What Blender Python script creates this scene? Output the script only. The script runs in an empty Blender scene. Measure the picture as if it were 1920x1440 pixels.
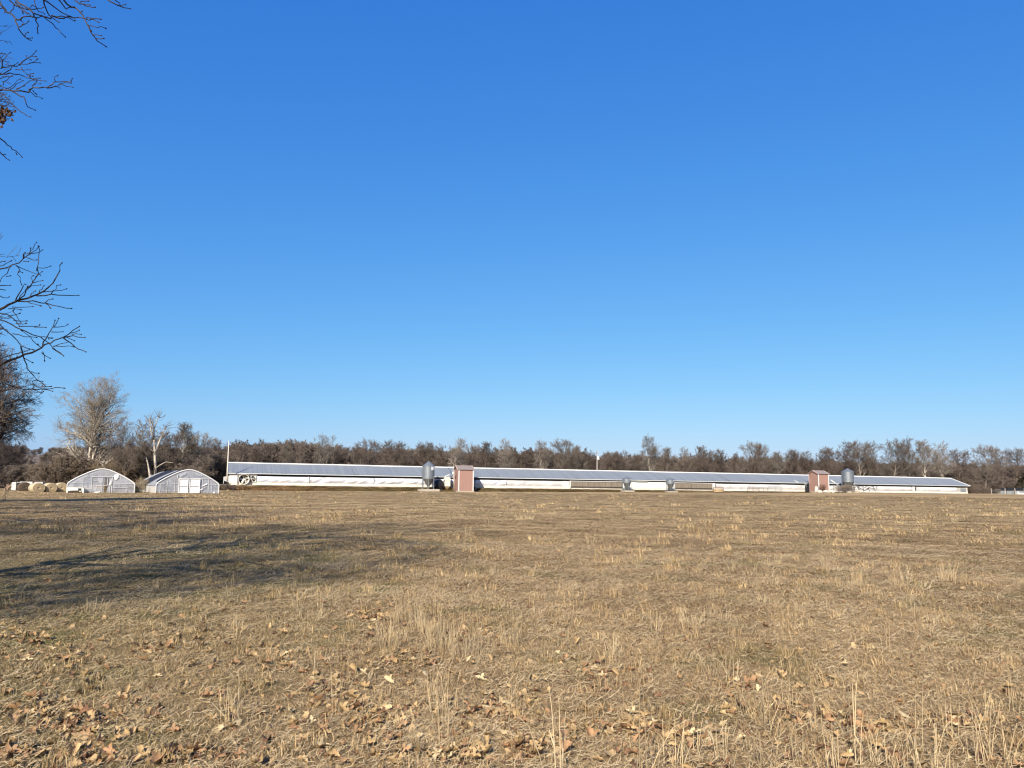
import bpy, math, random
import numpy as np
from mathutils import Vector, Matrix, Euler, noise

random.seed(7)
rng = np.random.default_rng(11)
R = math.radians
sc = bpy.context.scene
col = sc.collection

# ------------------------------------------------------------------ camera
FPX = 1443.0
EYE = 1.6
PITCH = math.atan(192.0 / FPX)
ROLL = R(0.60)
cam_d = bpy.data.cameras.new('camera')
cam = bpy.data.objects.new('camera', cam_d)
col.objects.link(cam)
cam_d.sensor_fit = 'HORIZONTAL'
cam_d.sensor_width = 36.0
cam_d.lens = 36.0 * FPX / 1920.0
cam_d.clip_start = 0.1
cam_d.clip_end = 8000.0
CM = Euler((math.pi / 2 + PITCH, 0, 0)).to_matrix() @ Matrix.Rotation(ROLL, 3, 'Z')
cam.matrix_world = Matrix.Translation((0, 0, EYE)) @ CM.to_4x4()
sc.camera = cam

# ------------------------------------------------------------------ sky, sun, exposure
SUN_EL = R(31)
SUN_DIR = Vector((-0.29, -0.957, 0)).normalized()          # towards the sun, horizontal
world = bpy.data.worlds.new('World')
sc.world = world
world.use_nodes = True
wn, wl = world.node_tree.nodes, world.node_tree.links
wn.clear()
sky = wn.new('ShaderNodeTexSky')
sky.sky_type = 'NISHITA'
sky.sun_disc = False
sky.sun_elevation = SUN_EL
sky.sun_rotation = math.atan2(SUN_DIR.x, SUN_DIR.y)
sky.altitude = 250
sky.air_density = 1.0
sky.dust_density = 0.85
sky.ozone_density = 6.0
# the phone's rendering of a clear winter sky: one tone curve per channel over the whole dome
SKY_STR = 0.12
sep = wn.new('ShaderNodeSeparateColor'); comb = wn.new('ShaderNodeCombineColor')
bg = wn.new('ShaderNodeBackground')
bg.inputs['Strength'].default_value = SKY_STR
wo = wn.new('ShaderNodeOutputWorld')
wl.new(sky.outputs[0], sep.inputs['Color'])
EXPO = 1.0
for ch, c_, g_ in ((0, 1.12, 1.30), (1, 0.90, 0.80), (2, 1.0, 0.35)):
    mn = wn.new('ShaderNodeMath'); mn.operation = 'MINIMUM'; mn.inputs[1].default_value = 1.3 / SKY_STR
    pw = wn.new('ShaderNodeMath'); pw.operation = 'POWER'; pw.inputs[1].default_value = g_
    ml = wn.new('ShaderNodeMath'); ml.operation = 'MULTIPLY'; ml.inputs[1].default_value = c_ * SKY_STR ** g_ / SKY_STR / 2 ** EXPO
    wl.new(sep.outputs[ch], mn.inputs[0]); wl.new(mn.outputs[0], pw.inputs[0]); wl.new(pw.outputs[0], ml.inputs[0]); wl.new(ml.outputs[0], comb.inputs[ch])
wl.new(comb.outputs[0], bg.inputs['Color'])
wl.new(bg.outputs[0], wo.inputs['Surface'])

sun_d = bpy.data.lights.new('sun', 'SUN')
sun_d.energy = 5.0
sun_d.angle = R(0.53)
sun_d.color = (1.0, 0.92, 0.79)
sun = bpy.data.objects.new('sun', sun_d)
col.objects.link(sun)
sdir = Vector((SUN_DIR.x * math.cos(SUN_EL), SUN_DIR.y * math.cos(SUN_EL), math.sin(SUN_EL)))
sun.rotation_euler = sdir.to_track_quat('Z', 'Y').to_euler()
sun.location = (-20, -50, 40)

sc.view_settings.view_transform = 'Standard'
sc.view_settings.look = 'None'
sc.view_settings.gamma = 1.0
sc.view_settings.exposure = EXPO
sc.view_settings.use_curve_mapping = False
sc.render.engine = 'CYCLES'
sc.cycles.use_denoising = True
sc.cycles.max_bounces = 6
sc.cycles.transparent_max_bounces = 12
sc.cycles.filter_width = 1.2


# ------------------------------------------------------------------ helpers
def ray(px, py):
    return CM @ Vector(((px - 960) / FPX, -(py - 720) / FPX, -1.0))


def at(px, py, depth):
    d = ray(px, py)
    t = depth / d.y
    return Vector((d.x * t, depth, EYE + d.z * t))


def smooth(t):
    t = np.clip(t, 0, 1)
    return t * t * (3 - 2 * t)


HA = R(20.06)                      # direction of the long house
EX, EY = math.cos(HA), math.sin(HA)
LX, LY = -58.7, 162.0
HLEN = 201.5


def uv(x, y):
    return (x - LX) * EX + (y - LY) * EY, (x - LX) * EY - (y - LY) * EX


def xy(u, v):
    return LX + u * EX + v * EY, LY + u * EY - v * EX


def floor_z(u):
    return 1.43 - 0.53 * np.clip(u, -40, 260) / HLEN


def ground(x, y):
    x = np.asarray(x, float); y = np.asarray(y, float)
    u, v = uv(x, y)
    foot = 0.22 + 0.62 * smooth(u / 190.0)
    z = foot * smooth(1 - (v - 10) / 110.0)
    p = smooth((9.6 - v) / 3.0) * smooth((u + 34) / 16.0) * smooth((250 - u) / 30)
    z = z + (floor_z(u) - 0.04 - z) * p
    d = np.hypot(x, y)
    amp = np.clip(d / 12.0, 0.2, 1.0)
    z = z + amp * (0.035 * np.sin(x * 0.53 + 1.3 * np.sin(y * 0.31)) * np.sin(y * 0.47 + 0.6)
                   + 0.02 * np.sin(x * 1.7 + y * 0.9) * np.sin(y * 1.3 - x * 0.4)) * (1 - p)
    return z


def gz(x, y):
    return float(ground(x, y))


def line_at(px, v):
    """point on the line v = const (parallel to the long house) seen in column px"""
    d = ray(px, 912)
    k = d.x / d.y
    # (k D - LX) EY - (D - LY) EX = v
    D = (v + LX * EY - LY * EX) / (k * EY - EX)
    return k * D, D


def px_u(px, v=6.0):
    x, y = line_at(px, v)
    return uv(x, y)[0]


MATS = {}


def mat(name, c, rough=0.8, metal=0.0, var=0.15, scale=3.0, bump=0.0, bscale=20.0, c2=None, objcol=False,
        rand=0.0, coord='Object', spec=0.3, stretch=None, trans=None, detail=6):
    if name in MATS:
        return MATS[name]
    kc = .78 if objcol else .625
    c = tuple(x * kc for x in c)
    if c2: c2 = tuple(x * kc for x in c2)
    m = bpy.data.materials.new(name)
    m.use_nodes = True
    n, l = m.node_tree.nodes, m.node_tree.links
    b = n['Principled BSDF']
    b.inputs['Roughness'].default_value = rough
    b.inputs['Metallic'].default_value = metal
    b.inputs['Specular IOR Level'].default_value = spec
    tc = n.new('ShaderNodeTexCoord')
    vec = None if coord == 'World' else tc.outputs[coord]
    if coord == 'World':
        vec = n.new('ShaderNodeNewGeometry').outputs['Position']
    if stretch:
        mp = n.new('ShaderNodeMapping')
        mp.inputs['Scale'].default_value = stretch
        l.new(vec, mp.inputs['Vector']); vec = mp.outputs[0]
    nz = n.new('ShaderNodeTexNoise')
    nz.inputs['Scale'].default_value = scale
    nz.inputs['Detail'].default_value = detail
    nz.inputs['Roughness'].default_value = 0.62
    l.new(vec, nz.inputs['Vector'])
    rmp = n.new('ShaderNodeValToRGB')
    rmp.color_ramp.elements[0].position = 0.32
    rmp.color_ramp.elements[1].position = 0.68
    a = c2 if c2 else [x * (1 - var) for x in c]
    d = c if c2 else [min(1, x * (1 + var)) for x in c]
    rmp.color_ramp.elements[0].color = (*a[:3], 1)
    rmp.color_ramp.elements[1].color = (*d[:3], 1)
    l.new(nz.outputs['Fac'], rmp.inputs[0])
    out = rmp.outputs[0]
    oi = n.new('ShaderNodeObjectInfo')
    if objcol:
        mx = n.new('ShaderNodeMix'); mx.data_type = 'RGBA'; mx.blend_type = 'MULTIPLY'
        mx.inputs[0].default_value = 1.0
        l.new(out, mx.inputs[6]); l.new(oi.outputs['Color'], mx.inputs[7]); out = mx.outputs[2]
    if rand:
        mr = n.new('ShaderNodeMapRange')
        mr.inputs['To Min'].default_value = 1 - rand; mr.inputs['To Max'].default_value = 1 + rand
        l.new(oi.outputs['Random'], mr.inputs['Value'])
        mx = n.new('ShaderNodeVectorMath'); mx.operation = 'SCALE'
        l.new(out, mx.inputs[0]); l.new(mr.outputs[0], mx.inputs['Scale']); out = mx.outputs[0]
    l.new(out, b.inputs['Base Color'])
    if bump:
        nb = n.new('ShaderNodeTexNoise'); nb.inputs['Scale'].default_value = bscale; nb.inputs['Detail'].default_value = 5
        l.new(vec, nb.inputs['Vector'])
        bp = n.new('ShaderNodeBump'); bp.inputs['Strength'].default_value = bump; bp.inputs['Distance'].default_value = 0.05
        l.new(nb.outputs['Fac'], bp.inputs['Height']); l.new(bp.outputs[0], b.inputs['Normal'])
    if trans is not None:          # see-through plastic film
        o = n['Material Output']
        tr = n.new('ShaderNodeBsdfTransparent'); tl = n.new('ShaderNodeBsdfTranslucent')
        tl.inputs['Color'].default_value = (*c[:3], 1)
        m1 = n.new('ShaderNodeMixShader'); m1.inputs[0].default_value = 0.25
        l.new(b.outputs[0], m1.inputs[1]); l.new(tl.outputs[0], m1.inputs[2])
        m2 = n.new('ShaderNodeMixShader')
        mr = n.new('ShaderNodeMapRange')
        mr.inputs['From Min'].default_value = 0.35; mr.inputs['From Max'].default_value = 0.65
        mr.inputs['To Min'].default_value = max(0, trans - 0.16); mr.inputs['To Max'].default_value = min(1, trans + 0.16)
        l.new(nz.outputs['Fac'], mr.inputs['Value']); l.new(mr.outputs[0], m2.inputs[0])
        l.new(m1.outputs[0], m2.inputs[1]); l.new(tr.outputs[0], m2.inputs[2])
        l.new(m2.outputs[0], o.inputs['Surface'])
    MATS[name] = m
    return m


class MB:
    """collects geometry for ONE mesh object"""
    def __init__(self):
        self.v = []; self.f = []

    def add(self, verts, faces):
        o = len(self.v)
        self.v += [tuple(p) for p in verts]
        self.f += [tuple(i + o for i in f) for f in faces]
        return self

    def box(self, c, s, rot=None):
        x, y, z = s[0] / 2, s[1] / 2, s[2] / 2
        p = [Vector(q) for q in ((-x, -y, -z), (x, -y, -z), (x, y, -z), (-x, y, -z), (-x, -y, z), (x, -y, z), (x, y, z), (-x, y, z))]
        if rot:
            m = Euler(rot).to_matrix(); p = [m @ q for q in p]
        p = [q + Vector(c) for q in p]
        return self.add(p, [(0, 3, 2, 1), (4, 5, 6, 7), (0, 1, 5, 4), (1, 2, 6, 5), (2, 3, 7, 6), (3, 0, 4, 7)])

    def tube(self, pts, rad, n=6, cap=True):
        pts = [Vector(p) for p in pts]
        if not hasattr(rad, '__len__'):
            rad = [rad] * len(pts)
        V = []; F = []
        for i, p in enumerate(pts):
            a = pts[max(0, i - 1)]; b = pts[min(len(pts) - 1, i + 1)]
            t = (b - a).normalized()
            ref = Vector((0, 0, 1)) if abs(t.z) < 0.9 else Vector((1, 0, 0))
            s = t.cross(ref).normalized(); w = s.cross(t)
            for k in range(n):
                an = 2 * math.pi * k / n
                V.append(p + (s * math.cos(an) + w * math.sin(an)) * rad[i])
        for i in range(len(pts) - 1):
            for k in range(n):
                k2 = (k + 1) % n
                F.append((i * n + k, i * n + k2, (i + 1) * n + k2, (i + 1) * n + k))
        if cap:
            F.append(tuple(range(n - 1, -1, -1))); F.append(tuple((len(pts) - 1) * n + k for k in range(n)))
        return self.add(V, F)

    def lathe(self, prof, n=24, c=(0, 0, 0)):
        V = []; F = []
        for r, z in prof:
            for k in range(n):
                a = 2 * math.pi * k / n
                V.append((c[0] + r * math.cos(a), c[1] + r * math.sin(a), c[2] + z))
        for i in range(len(prof) - 1):
            for k in range(n):
                k2 = (k + 1) % n
                F.append((i * n + k, i * n + k2, (i + 1) * n + k2, (i + 1) * n + k))
        return self.add(V, F)

    def build(self, name, m, parent=None, smooth_=False):
        me = bpy.data.meshes.new(name)
        me.from_pydata(self.v, [], self.f)
        if m: me.materials.append(m)
        if smooth_:
            me.polygons.foreach_set('use_smooth', [True] * len(me.polygons))
        me.update()
        o = bpy.data.objects.new(name, me)
        col.objects.link(o)
        if parent: o.parent = parent
        return o


def tag(o, label=None, cat=None, group=None, kind=None):
    if label: o['label'] = label
    if cat: o['category'] = cat
    if group: o['group'] = group
    if kind: o['kind'] = kind
    return o


def empty(name, loc, rz=0.0, ry=0.0):
    o = bpy.data.objects.new(name, None)
    o.empty_display_size = 0.3
    col.objects.link(o)
    o.location = loc
    o.rotation_euler = (0, ry, rz)
    return o


def copy_tree(o, parent=None):
    c = o.copy(); col.objects.link(c); c.parent = parent
    for ch in list(o.children):
        copy_tree(ch, c)
    return c


def np_mesh(name, V, F, m):
    """fast mesh of quads (or tris): V (N,3), F (M,k)"""
    me = bpy.data.meshes.new(name)
    k = F.shape[1]
    me.vertices.add(len(V)); me.vertices.foreach_set('co', np.ascontiguousarray(V, np.float32).ravel())
    me.loops.add(F.size); me.loops.foreach_set('vertex_index', np.ascontiguousarray(F, np.int32).ravel())
    me.polygons.add(len(F)); me.polygons.foreach_set('loop_start', np.arange(0, F.size, k, dtype=np.int32))
    me.update(calc_edges=True)
    if m: me.materials.append(m)
    return me


def instancer(name, P, Rt, S, I, protos, kindlabel):
    """one object that scatters prototype meshes over points"""
    me = bpy.data.meshes.new(name)
    me.vertices.add(len(P)); me.vertices.foreach_set('co', np.ascontiguousarray(P, np.float32).ravel())
    for an, typ, key, arr in (('rot', 'FLOAT_VECTOR', 'vector', Rt), ('scl', 'FLOAT_VECTOR', 'vector', S), ('idx', 'INT', 'value', I)):
        a = me.attributes.new(an, typ, 'POINT')
        a.data.foreach_set(key, np.ascontiguousarray(arr, np.float32 if typ != 'INT' else np.int32).ravel())
    o = bpy.data.objects.new(name, me); col.objects.link(o)
    pc = bpy.data.collections.new(name + '_kinds')
    for i, (pm) in enumerate(protos):
        po = bpy.data.objects.new('%s_%03d' % (name, i), pm)
        pc.objects.link(po)
    ng = bpy.data.node_groups.new(name + '_scatter', 'GeometryNodeTree')
    ng.interface.new_socket('Geometry', in_out='INPUT', socket_type='NodeSocketGeometry')
    ng.interface.new_socket('Geometry', in_out='OUTPUT', socket_type='NodeSocketGeometry')
    n, l = ng.nodes, ng.links
    gi = n.new('NodeGroupInput'); go = n.new('NodeGroupOutput')
    ci = n.new('GeometryNodeCollectionInfo')
    ci.inputs['Collection'].default_value = pc
    ci.inputs['Separate Children'].default_value = True
    ci.inputs['Reset Children'].default_value = True
    ip = n.new('GeometryNodeInstanceOnPoints')
    ip.inputs['Pick Instance'].default_value = True

    def na(nm, ty):
        a = n.new('GeometryNodeInputNamedAttribute'); a.data_type = ty; a.inputs['Name'].default_value = nm
        return a.outputs[0]
    l.new(gi.outputs[0], ip.inputs['Points'])
    l.new(ci.outputs[0], ip.inputs['Instance'])
    l.new(na('idx', 'INT'), ip.inputs['Instance Index'])
    l.new(na('rot', 'FLOAT_VECTOR'), ip.inputs['Rotation'])
    l.new(na('scl', 'FLOAT_VECTOR'), ip.inputs['Scale'])
    l.new(ip.outputs[0], go.inputs[0])
    md = o.modifiers.new('scatter', 'NODES'); md.node_group = ng
    tag(o, kind='stuff', **kindlabel)
    return o


# ------------------------------------------------------------------ ground
def ground_material():
    m = bpy.data.materials.new('dormant_turf')
    m.use_nodes = True
    n, l = m.node_tree.nodes, m.node_tree.links
    b = n['Principled BSDF']; b.inputs['Roughness'].default_value = 0.95; b.inputs['Specular IOR Level'].default_value = 0.1
    geo = n.new('ShaderNodeNewGeometry')

    def nz(scale, detail=6, st=None):
        t = n.new('ShaderNodeTexNoise'); t.inputs['Scale'].default_value = scale; t.inputs['Detail'].default_value = detail
        t.inputs['Roughness'].default_value = 0.65
        v = geo.outputs['Position']
        if st:
            mp = n.new('ShaderNodeMapping'); mp.inputs['Scale'].default_value = st; l.new(v, mp.inputs[0]); v = mp.outputs[0]
        l.new(v, t.inputs['Vector']); return t.outputs['Fac']

    def ramp(f, cs, p0=0.35, p1=0.65):
        r = n.new('ShaderNodeValToRGB'); r.color_ramp.elements[0].position = p0; r.color_ramp.elements[1].position = p1
        r.color_ramp.elements[0].color = (*cs[0], 1); r.color_ramp.elements[1].color = (*cs[1], 1)
        l.new(f, r.inputs[0]); return r.outputs[0]

    def mix(f, a, c, fac=None):
        x = n.new('ShaderNodeMix'); x.data_type = 'RGBA'
        if f is None: x.inputs[0].default_value = fac
        else: l.new(f, x.inputs[0])
        l.new(a, x.inputs[6]); l.new(c, x.inputs[7]); return x.outputs[2]
    fine = ramp(nz(26, 8), [(0.121, 0.081, 0.038), (0.349, 0.250, 0.126)], 0.3, 0.7)
    patch = ramp(nz(0.35, 8), [(0.159, 0.108, 0.055), (0.395, 0.280, 0.144)], 0.38, 0.62)
    c = mix(None, fine, patch, 0.5)
    band = ramp(nz(0.05, 6, (0.6, 1.6, 1)), [(0.197, 0.134, 0.069), (0.417, 0.299, 0.154)], 0.4, 0.6)
    c = mix(None, c, band, 0.4)
    at_ = n.new('ShaderNodeAttribute'); at_.attribute_name = 'berm'
    sep = n.new('ShaderNodeSeparateColor'); l.new(at_.outputs['Color'], sep.inputs[0])
    moss = ramp(nz(0.9, 8), [(0.059, 0.049, 0.018), (0.134, 0.105, 0.042)], 0.35, 0.65)
    c = mix(sep.outputs[0], c, moss)
    dirt = ramp(nz(1.2, 8), [(0.378, 0.302, 0.210), (0.521, 0.445, 0.336)])
    c = mix(sep.outputs[1], c, dirt)
    red = ramp(nz(0.8, 8), [(0.118, 0.063, 0.029), (0.227, 0.134, 0.067)])
    c = mix(sep.outputs[2], c, red)
    l.new(c, b.inputs['Base Color'])
    bp = n.new('ShaderNodeBump'); bp.inputs['Strength'].default_value = 0.8; bp.inputs['Distance'].default_value = 0.03
    l.new(nz(18, 8), bp.inputs['Height']); l.new(bp.outputs[0], b.inputs['Normal'])
    return m


def graded(a, b, n, c, tight):
    t = np.linspace(np.arcsinh((a - c) / tight), np.arcsinh((b - c) / tight), n)
    return c + tight * np.sinh(t)


def build_ground():
    xs = np.unique(np.concatenate([graded(-2600, 2600, 240, 0, 14), np.arange(-110, 170, 1.6)]))
    ys = np.unique(np.concatenate([graded(-160, 3600, 240, 6, 14), np.arange(145, 262, 0.9)]))
    X, Y = np.meshgrid(xs, ys)
    Z = ground(X, Y)
    V = np.stack([X.ravel(), Y.ravel(), Z.ravel()], 1)
    ny, nx = X.shape
    i = np.arange(ny * nx).reshape(ny, nx)
    F = np.stack([i[:-1, :-1].ravel(), i[:-1, 1:].ravel(), i[1:, 1:].ravel(), i[1:, :-1].ravel()], 1)
    me = np_mesh('field', V, F, ground_material())
    u, v = uv(X.ravel(), Y.ravel())
    nsy = 0.5 + 0.5 * np.sin(u * 0.37) * np.sin(u * 0.11 + 1)
    berm = smooth((10.6 + 0.5 * nsy - v) / 0.8) * smooth((u + 18) / 10) * smooth((160 - u) / 50) * smooth((v + 10) / 2)
    dirt = smooth((7.2 + 0.5 * nsy - v) / 0.6) * smooth((v + 10) / 2) * smooth((u + 60) / 10) * smooth((215 - u) / 10)
    dirt2 = np.exp(-((u - 113) / 9) ** 2) * smooth((11.5 - v) / 3) * smooth((v + 10) / 2)
    red = np.exp(-((u - 6) / 12) ** 2) * smooth((11.2 - v) / 1.5) * smooth((v - 7.2) / 0.7)
    drive = smooth(1 - np.abs(Y.ravel() - 127) / 2.2) * smooth((-62 - X.ravel()) / 6)
    C = np.zeros((len(V), 4), np.float32); C[:, 3] = 1
    C[:, 0] = berm; C[:, 1] = np.clip(dirt + dirt2 * 0.8 + drive, 0, 1); C[:, 2] = red * 0.9
    a = me.color_attributes.new('berm', 'FLOAT_COLOR', 'POINT')
    a.data.foreach_set('color', C.ravel())
    me.polygons.foreach_set('use_smooth', [True] * len(me.polygons))
    o = bpy.data.objects.new('field', me); col.objects.link(o)
    tag(o, 'dormant tan pasture rising gently to the long house', kind='structure')


build_ground()

# ------------------------------------------------------------------ woody plants
M_BARK = mat('bark', (0.9, 0.9, 0.9), 0.95, var=0.3, scale=2.5, objcol=True, bump=0.5, bscale=8, spec=0.1)
M_TWIG = mat('twig_bark', (0.9, 0.9, 0.9), 0.95, var=0.2, scale=0.5, objcol=True, rand=0.12, spec=0.1)


def seg_mesh(name, segs, n, m):
    A = np.array([(*s[0], *s[1], s[2], s[3]) for s in segs], float)
    p0, p1, r0, r1 = A[:, :3], A[:, 3:6], A[:, 6:7], A[:, 7:8]
    d = p1 - p0
    d /= np.linalg.norm(d, axis=1, keepdims=True) + 1e-9
    ref = np.where(np.abs(d[:, 2:3]) < 0.9, np.array([[0, 0, 1.0]]), np.array([[1.0, 0, 0]]))
    s = np.cross(d, ref); s /= np.linalg.norm(s, axis=1, keepdims=True) + 1e-9
    w = np.cross(s, d)
    V = []
    for r, p in ((r0, p0), (r1, p1)):
        for k in range(n):
            a = 2 * math.pi * k / n
            V.append(p + (s * math.cos(a) + w * math.sin(a)) * r)
    V = np.stack(V, 1)                                   # N, 2n, 3
    N = len(A)
    base = (np.arange(N) * 2 * n)[:, None]
    F = []
    for k in range(n):
        k2 = (k + 1) % n
        F.append(np.concatenate([base + k, base + k2, base + n + k2, base + n + k], 1))
    F = np.stack(F, 1).reshape(-1, 4)
    return np_mesh(name, V.reshape(-1, 3), F, m)


def gen_tree(seed, H=14.0, r0=0.24, cb=0.25, n1=11, ang=(35, 65), L1=0.42, kids=(6, 5, 4), tw=0.012, wander=0.16,
             up=0.10, prof='round', lead=1, lean=0.0, ratio=0.6, reject=None, rootspread=0.12, updecay=1.0, mintip=None):
    rg = random.Random(seed)
    thick, thin = [], []
    mintip = mintip or tw

    def nv(s):
        return Vector((rg.gauss(0, s), rg.gauss(0, s), rg.gauss(0, s)))

    def branch(p, d, L, r, lev, nseg):
        pts = [p]; ds = []
        for i in range(nseg):
            d = (d + nv(wander) + Vector((0, 0, up * (updecay ** lev)))).normalized()
            q = p + d * (L / nseg)
            ra = max(mintip, r * (1 - 0.8 * i / nseg)); rb = max(mintip * 0.7, r * (1 - 0.8 * (i + 1) / nseg))
            if reject and reject(q):
                return
            (thick if ra > max(0.035, tw * 1.5) else thin).append((p, q, ra, rb))
            p = q; pts.append(p); ds.append(d)
        if lev > len(kids):
            return
        nk = kids[lev - 1] if lev >= 1 else 0
        for k in range(nk):
            t = 0.12 + 0.88 * (k + rg.random()) / nk
            fi = t * nseg; i = min(nseg - 1, int(fi)); f = fi - i
            pp = pts[i].lerp(pts[i + 1], f)
            dd = ds[i]
            ax = dd.cross(nv(1)).normalized()
            a = R(rg.uniform(22, 62))
            nd = Matrix.Rotation(a, 3, ax) @ dd
            Lc = L * ratio * (1.25 - 0.75 * t) * rg.uniform(0.6, 1.35)
            rc = max(tw, r * (1 - 0.8 * t) * 0.62)
            branch(pp, nd, Lc, rc, lev + 1, 3 if lev < 2 else 2)

    for li in range(lead):
        a = 2 * math.pi * (li + rg.random() * 0.5) / lead
        d = Vector((math.cos(a) * rootspread * (lead > 1) + lean, math.sin(a) * rootspread * (lead > 1), 1)).normalized()
        p = Vector((0, 0, -0.2)); pts = [p]
        Ht = H * (1.0 if li == 0 else rg.uniform(0.75, 0.97)) * 0.93
        ns = 9
        for i in range(ns):
            d = (d + nv(wander * 0.35) + Vector((0, 0, 0.12))).normalized()
            q = p + d * (Ht / ns)
            rr = r0 / (1 + 0.4 * (lead - 1))
            ra = max(tw * 1.5, rr * (1 - 0.9 * i / ns)); rb = max(tw * 1.2, rr * (1 - 0.9 * (i + 1) / ns))
            if i == 0: ra *= 1.35
            thick.append((p, q, ra, rb)); p = q; pts.append(p)
        m = max(3, int(n1 / (1 + 0.35 * (lead - 1))))
        for k in range(m):
            t = cb + (0.99 - cb) * (k + rg.random()) / m
            fi = t * ns; i = min(ns - 1, int(fi)); pp = pts[i].lerp(pts[i + 1], fi - i)
            if prof == 'round': w = math.sqrt(max(0.12, 1 - ((t - 0.5) / 0.62) ** 2))
            elif prof == 'cone': w = 0.25 + 0.9 * (1 - t)
            elif prof == 'vase': w = 0.55 + 0.5 * t
            else: w = 0.75
            az = k * 2.4 + rg.uniform(-.5, .5) + li
            el = R(90 - rg.uniform(*ang) * (1.2 - 0.5 * t))
            nd = Vector((math.cos(az) * math.cos(el), math.sin(az) * math.cos(el), math.sin(el)))
            rl = r0 * (1 - 0.85 * t) * 0.55
            branch(pp, nd, L1 * H * w * rg.uniform(0.8, 1.15), max(tw * 2, rl), 1, 5)
    return thick, thin


def tree_meshes(name, **kw):
    th, tn = gen_tree(**kw)
    zs = sorted(q[1].z for q in tn)
    return (seg_mesh(name + '_trunk', th, 6, M_BARK), seg_mesh(name + '_crown', tn, 3, M_TWIG), zs[int(len(zs) * .996)])


def place_tree(name, protos, loc, s, rz, barkc, twigc, label, cat='tree', group=None, sxy=1.0):
    e = empty(name, loc, rz)
    e.scale = (s * sxy, s * sxy, s)
    for nm, me, c in (('trunk', protos[0], barkc), ('crown', protos[1], twigc)):
        o = bpy.data.objects.new(nm, me); col.objects.link(o); o.parent = e; o.color = (*c, 1)
    return tag(e, label, cat, group)


PROTO = {
    'oak_a': tree_meshes('oak_a', seed=1, H=14, r0=.30, cb=.22, n1=16, L1=.44, kids=(7, 6, 5), tw=.021, ang=(36, 68), up=.13),
    'oak_b': tree_meshes('oak_b', seed=2, H=14, r0=.28, cb=.30, n1=17, L1=.40, kids=(7, 6, 5), tw=.021, ang=(32, 66), up=.13, wander=.22),
    'elm_a': tree_meshes('elm_a', seed=3, H=14, r0=.22, cb=.28, n1=15, L1=.36, kids=(7, 6, 5), tw=.021, ang=(22, 48), up=.15, prof='vase', lead=2),
    'elm_b': tree_meshes('elm_b', seed=4, H=14, r0=.20, cb=.35, n1=16, L1=.34, kids=(7, 6, 5), tw=.021, ang=(25, 52), up=.15, lead=1),
    'slim_a': tree_meshes('slim_a', seed=5, H=14, r0=.18, cb=.38, n1=15, L1=.27, kids=(7, 6, 4), tw=.021, ang=(25, 48), up=.2),
    'slim_b': tree_meshes('slim_b', seed=6, H=14, r0=.17, cb=.30, n1=15, L1=.30, kids=(7, 6, 4), tw=.021, ang=(28, 50), up=.16, lead=2),
    'shrub_a': tree_meshes('shrub_a', seed=7, H=5, r0=.06, cb=.06, n1=18, L1=.5, kids=(6, 5, 2), tw=.016, ang=(30, 75), lead=5, rootspread=.55),
    'shrub_b': tree_meshes('shrub_b', seed=8, H=5, r0=.05, cb=.05, n1=18, L1=.45, kids=(6, 5, 2), tw=.016, ang=(25, 80), lead=6, rootspread=.7, wander=.25),
}
BR = (0.173, 0.133, 0.104); GR = (0.245, 0.205, 0.169); PALE = (0.58, 0.51, 0.42); DK = (0.10, 0.078, 0.062)
TW_BR = (0.160, 0.126, 0.104); TW_GR = (0.204, 0.167, 0.136); TW_TAN = (0.231, 0.177, 0.112); TW_PUR = (0.177, 0.136, 0.119); TW_PALE = (0.275, 0.235, 0.198)

# far wooded ridge
def build_hill():
    nx, ny = 90, 16
    V = []
    for j in range(ny):
        for i in range(nx):
            x = -900 + 2300 * i / (nx - 1); y = 520 + 420 * j / (ny - 1)
            t = j / (ny - 1)
            h = 30 - 9 * smooth((x + 500) / 700) - 4 * smooth((x - 300) / 500)
            z = 1 + h * float(smooth(t * 1.15)) + 1.8 * math.sin(x * .013 + 1) * t + 1.2 * math.sin(x * .041 + j) * t
            V.append((x, y, z - 1.5 * (j == 0)))
    F = [(j * nx + i, j * nx + i + 1, (j + 1) * nx + i + 1, (j + 1) * nx + i) for j in range(ny - 1) for i in range(nx - 1)]
    m = mat('leaf_litter_floor', (0.20, 0.155, 0.125), 1.0, var=0.3, scale=.08, coord='World', bump=0.3, bscale=.6)
    o = MB().add(V, F).build('hill', m, None, True)
    tag(o, 'low wooded ridge far behind the farm', kind='structure')
    return o


build_hill()


def shrub_joined(key, twc, nm):
    """single mesh of trunk + twigs for scattering, own flat colour"""
    th, tn = gen_tree(**key)
    return seg_mesh(nm, th + tn, 3, twc)


M_WOODS = mat('bare_woods', (0.20, 0.162, 0.138), 0.95, var=0.25, scale=.06, coord='World', rand=0.28, spec=0.05)
M_BRUSH = mat('bare_brush', (0.215, 0.17, 0.135), 0.95, var=0.3, scale=.12, coord='World', rand=0.3, spec=0.05)
wood_k = [shrub_joined(dict(seed=30 + i, H=12, r0=.16, cb=.12, n1=15, L1=.36, kids=(7, 6, 5), tw=.036, ang=(28, 60), up=.14, lead=1 + i % 2), M_WOODS, 'wood_tree_mesh') for i in range(4)]
brush_k = [shrub_joined(dict(seed=40 + i, H=5, r0=.05, cb=.05, n1=20, L1=.5, kids=(6, 5, 3), tw=.028, ang=(25, 80), lead=6, rootspread=.6, wander=.22), M_BRUSH, 'brush_mesh') for i in range(3)]


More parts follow.
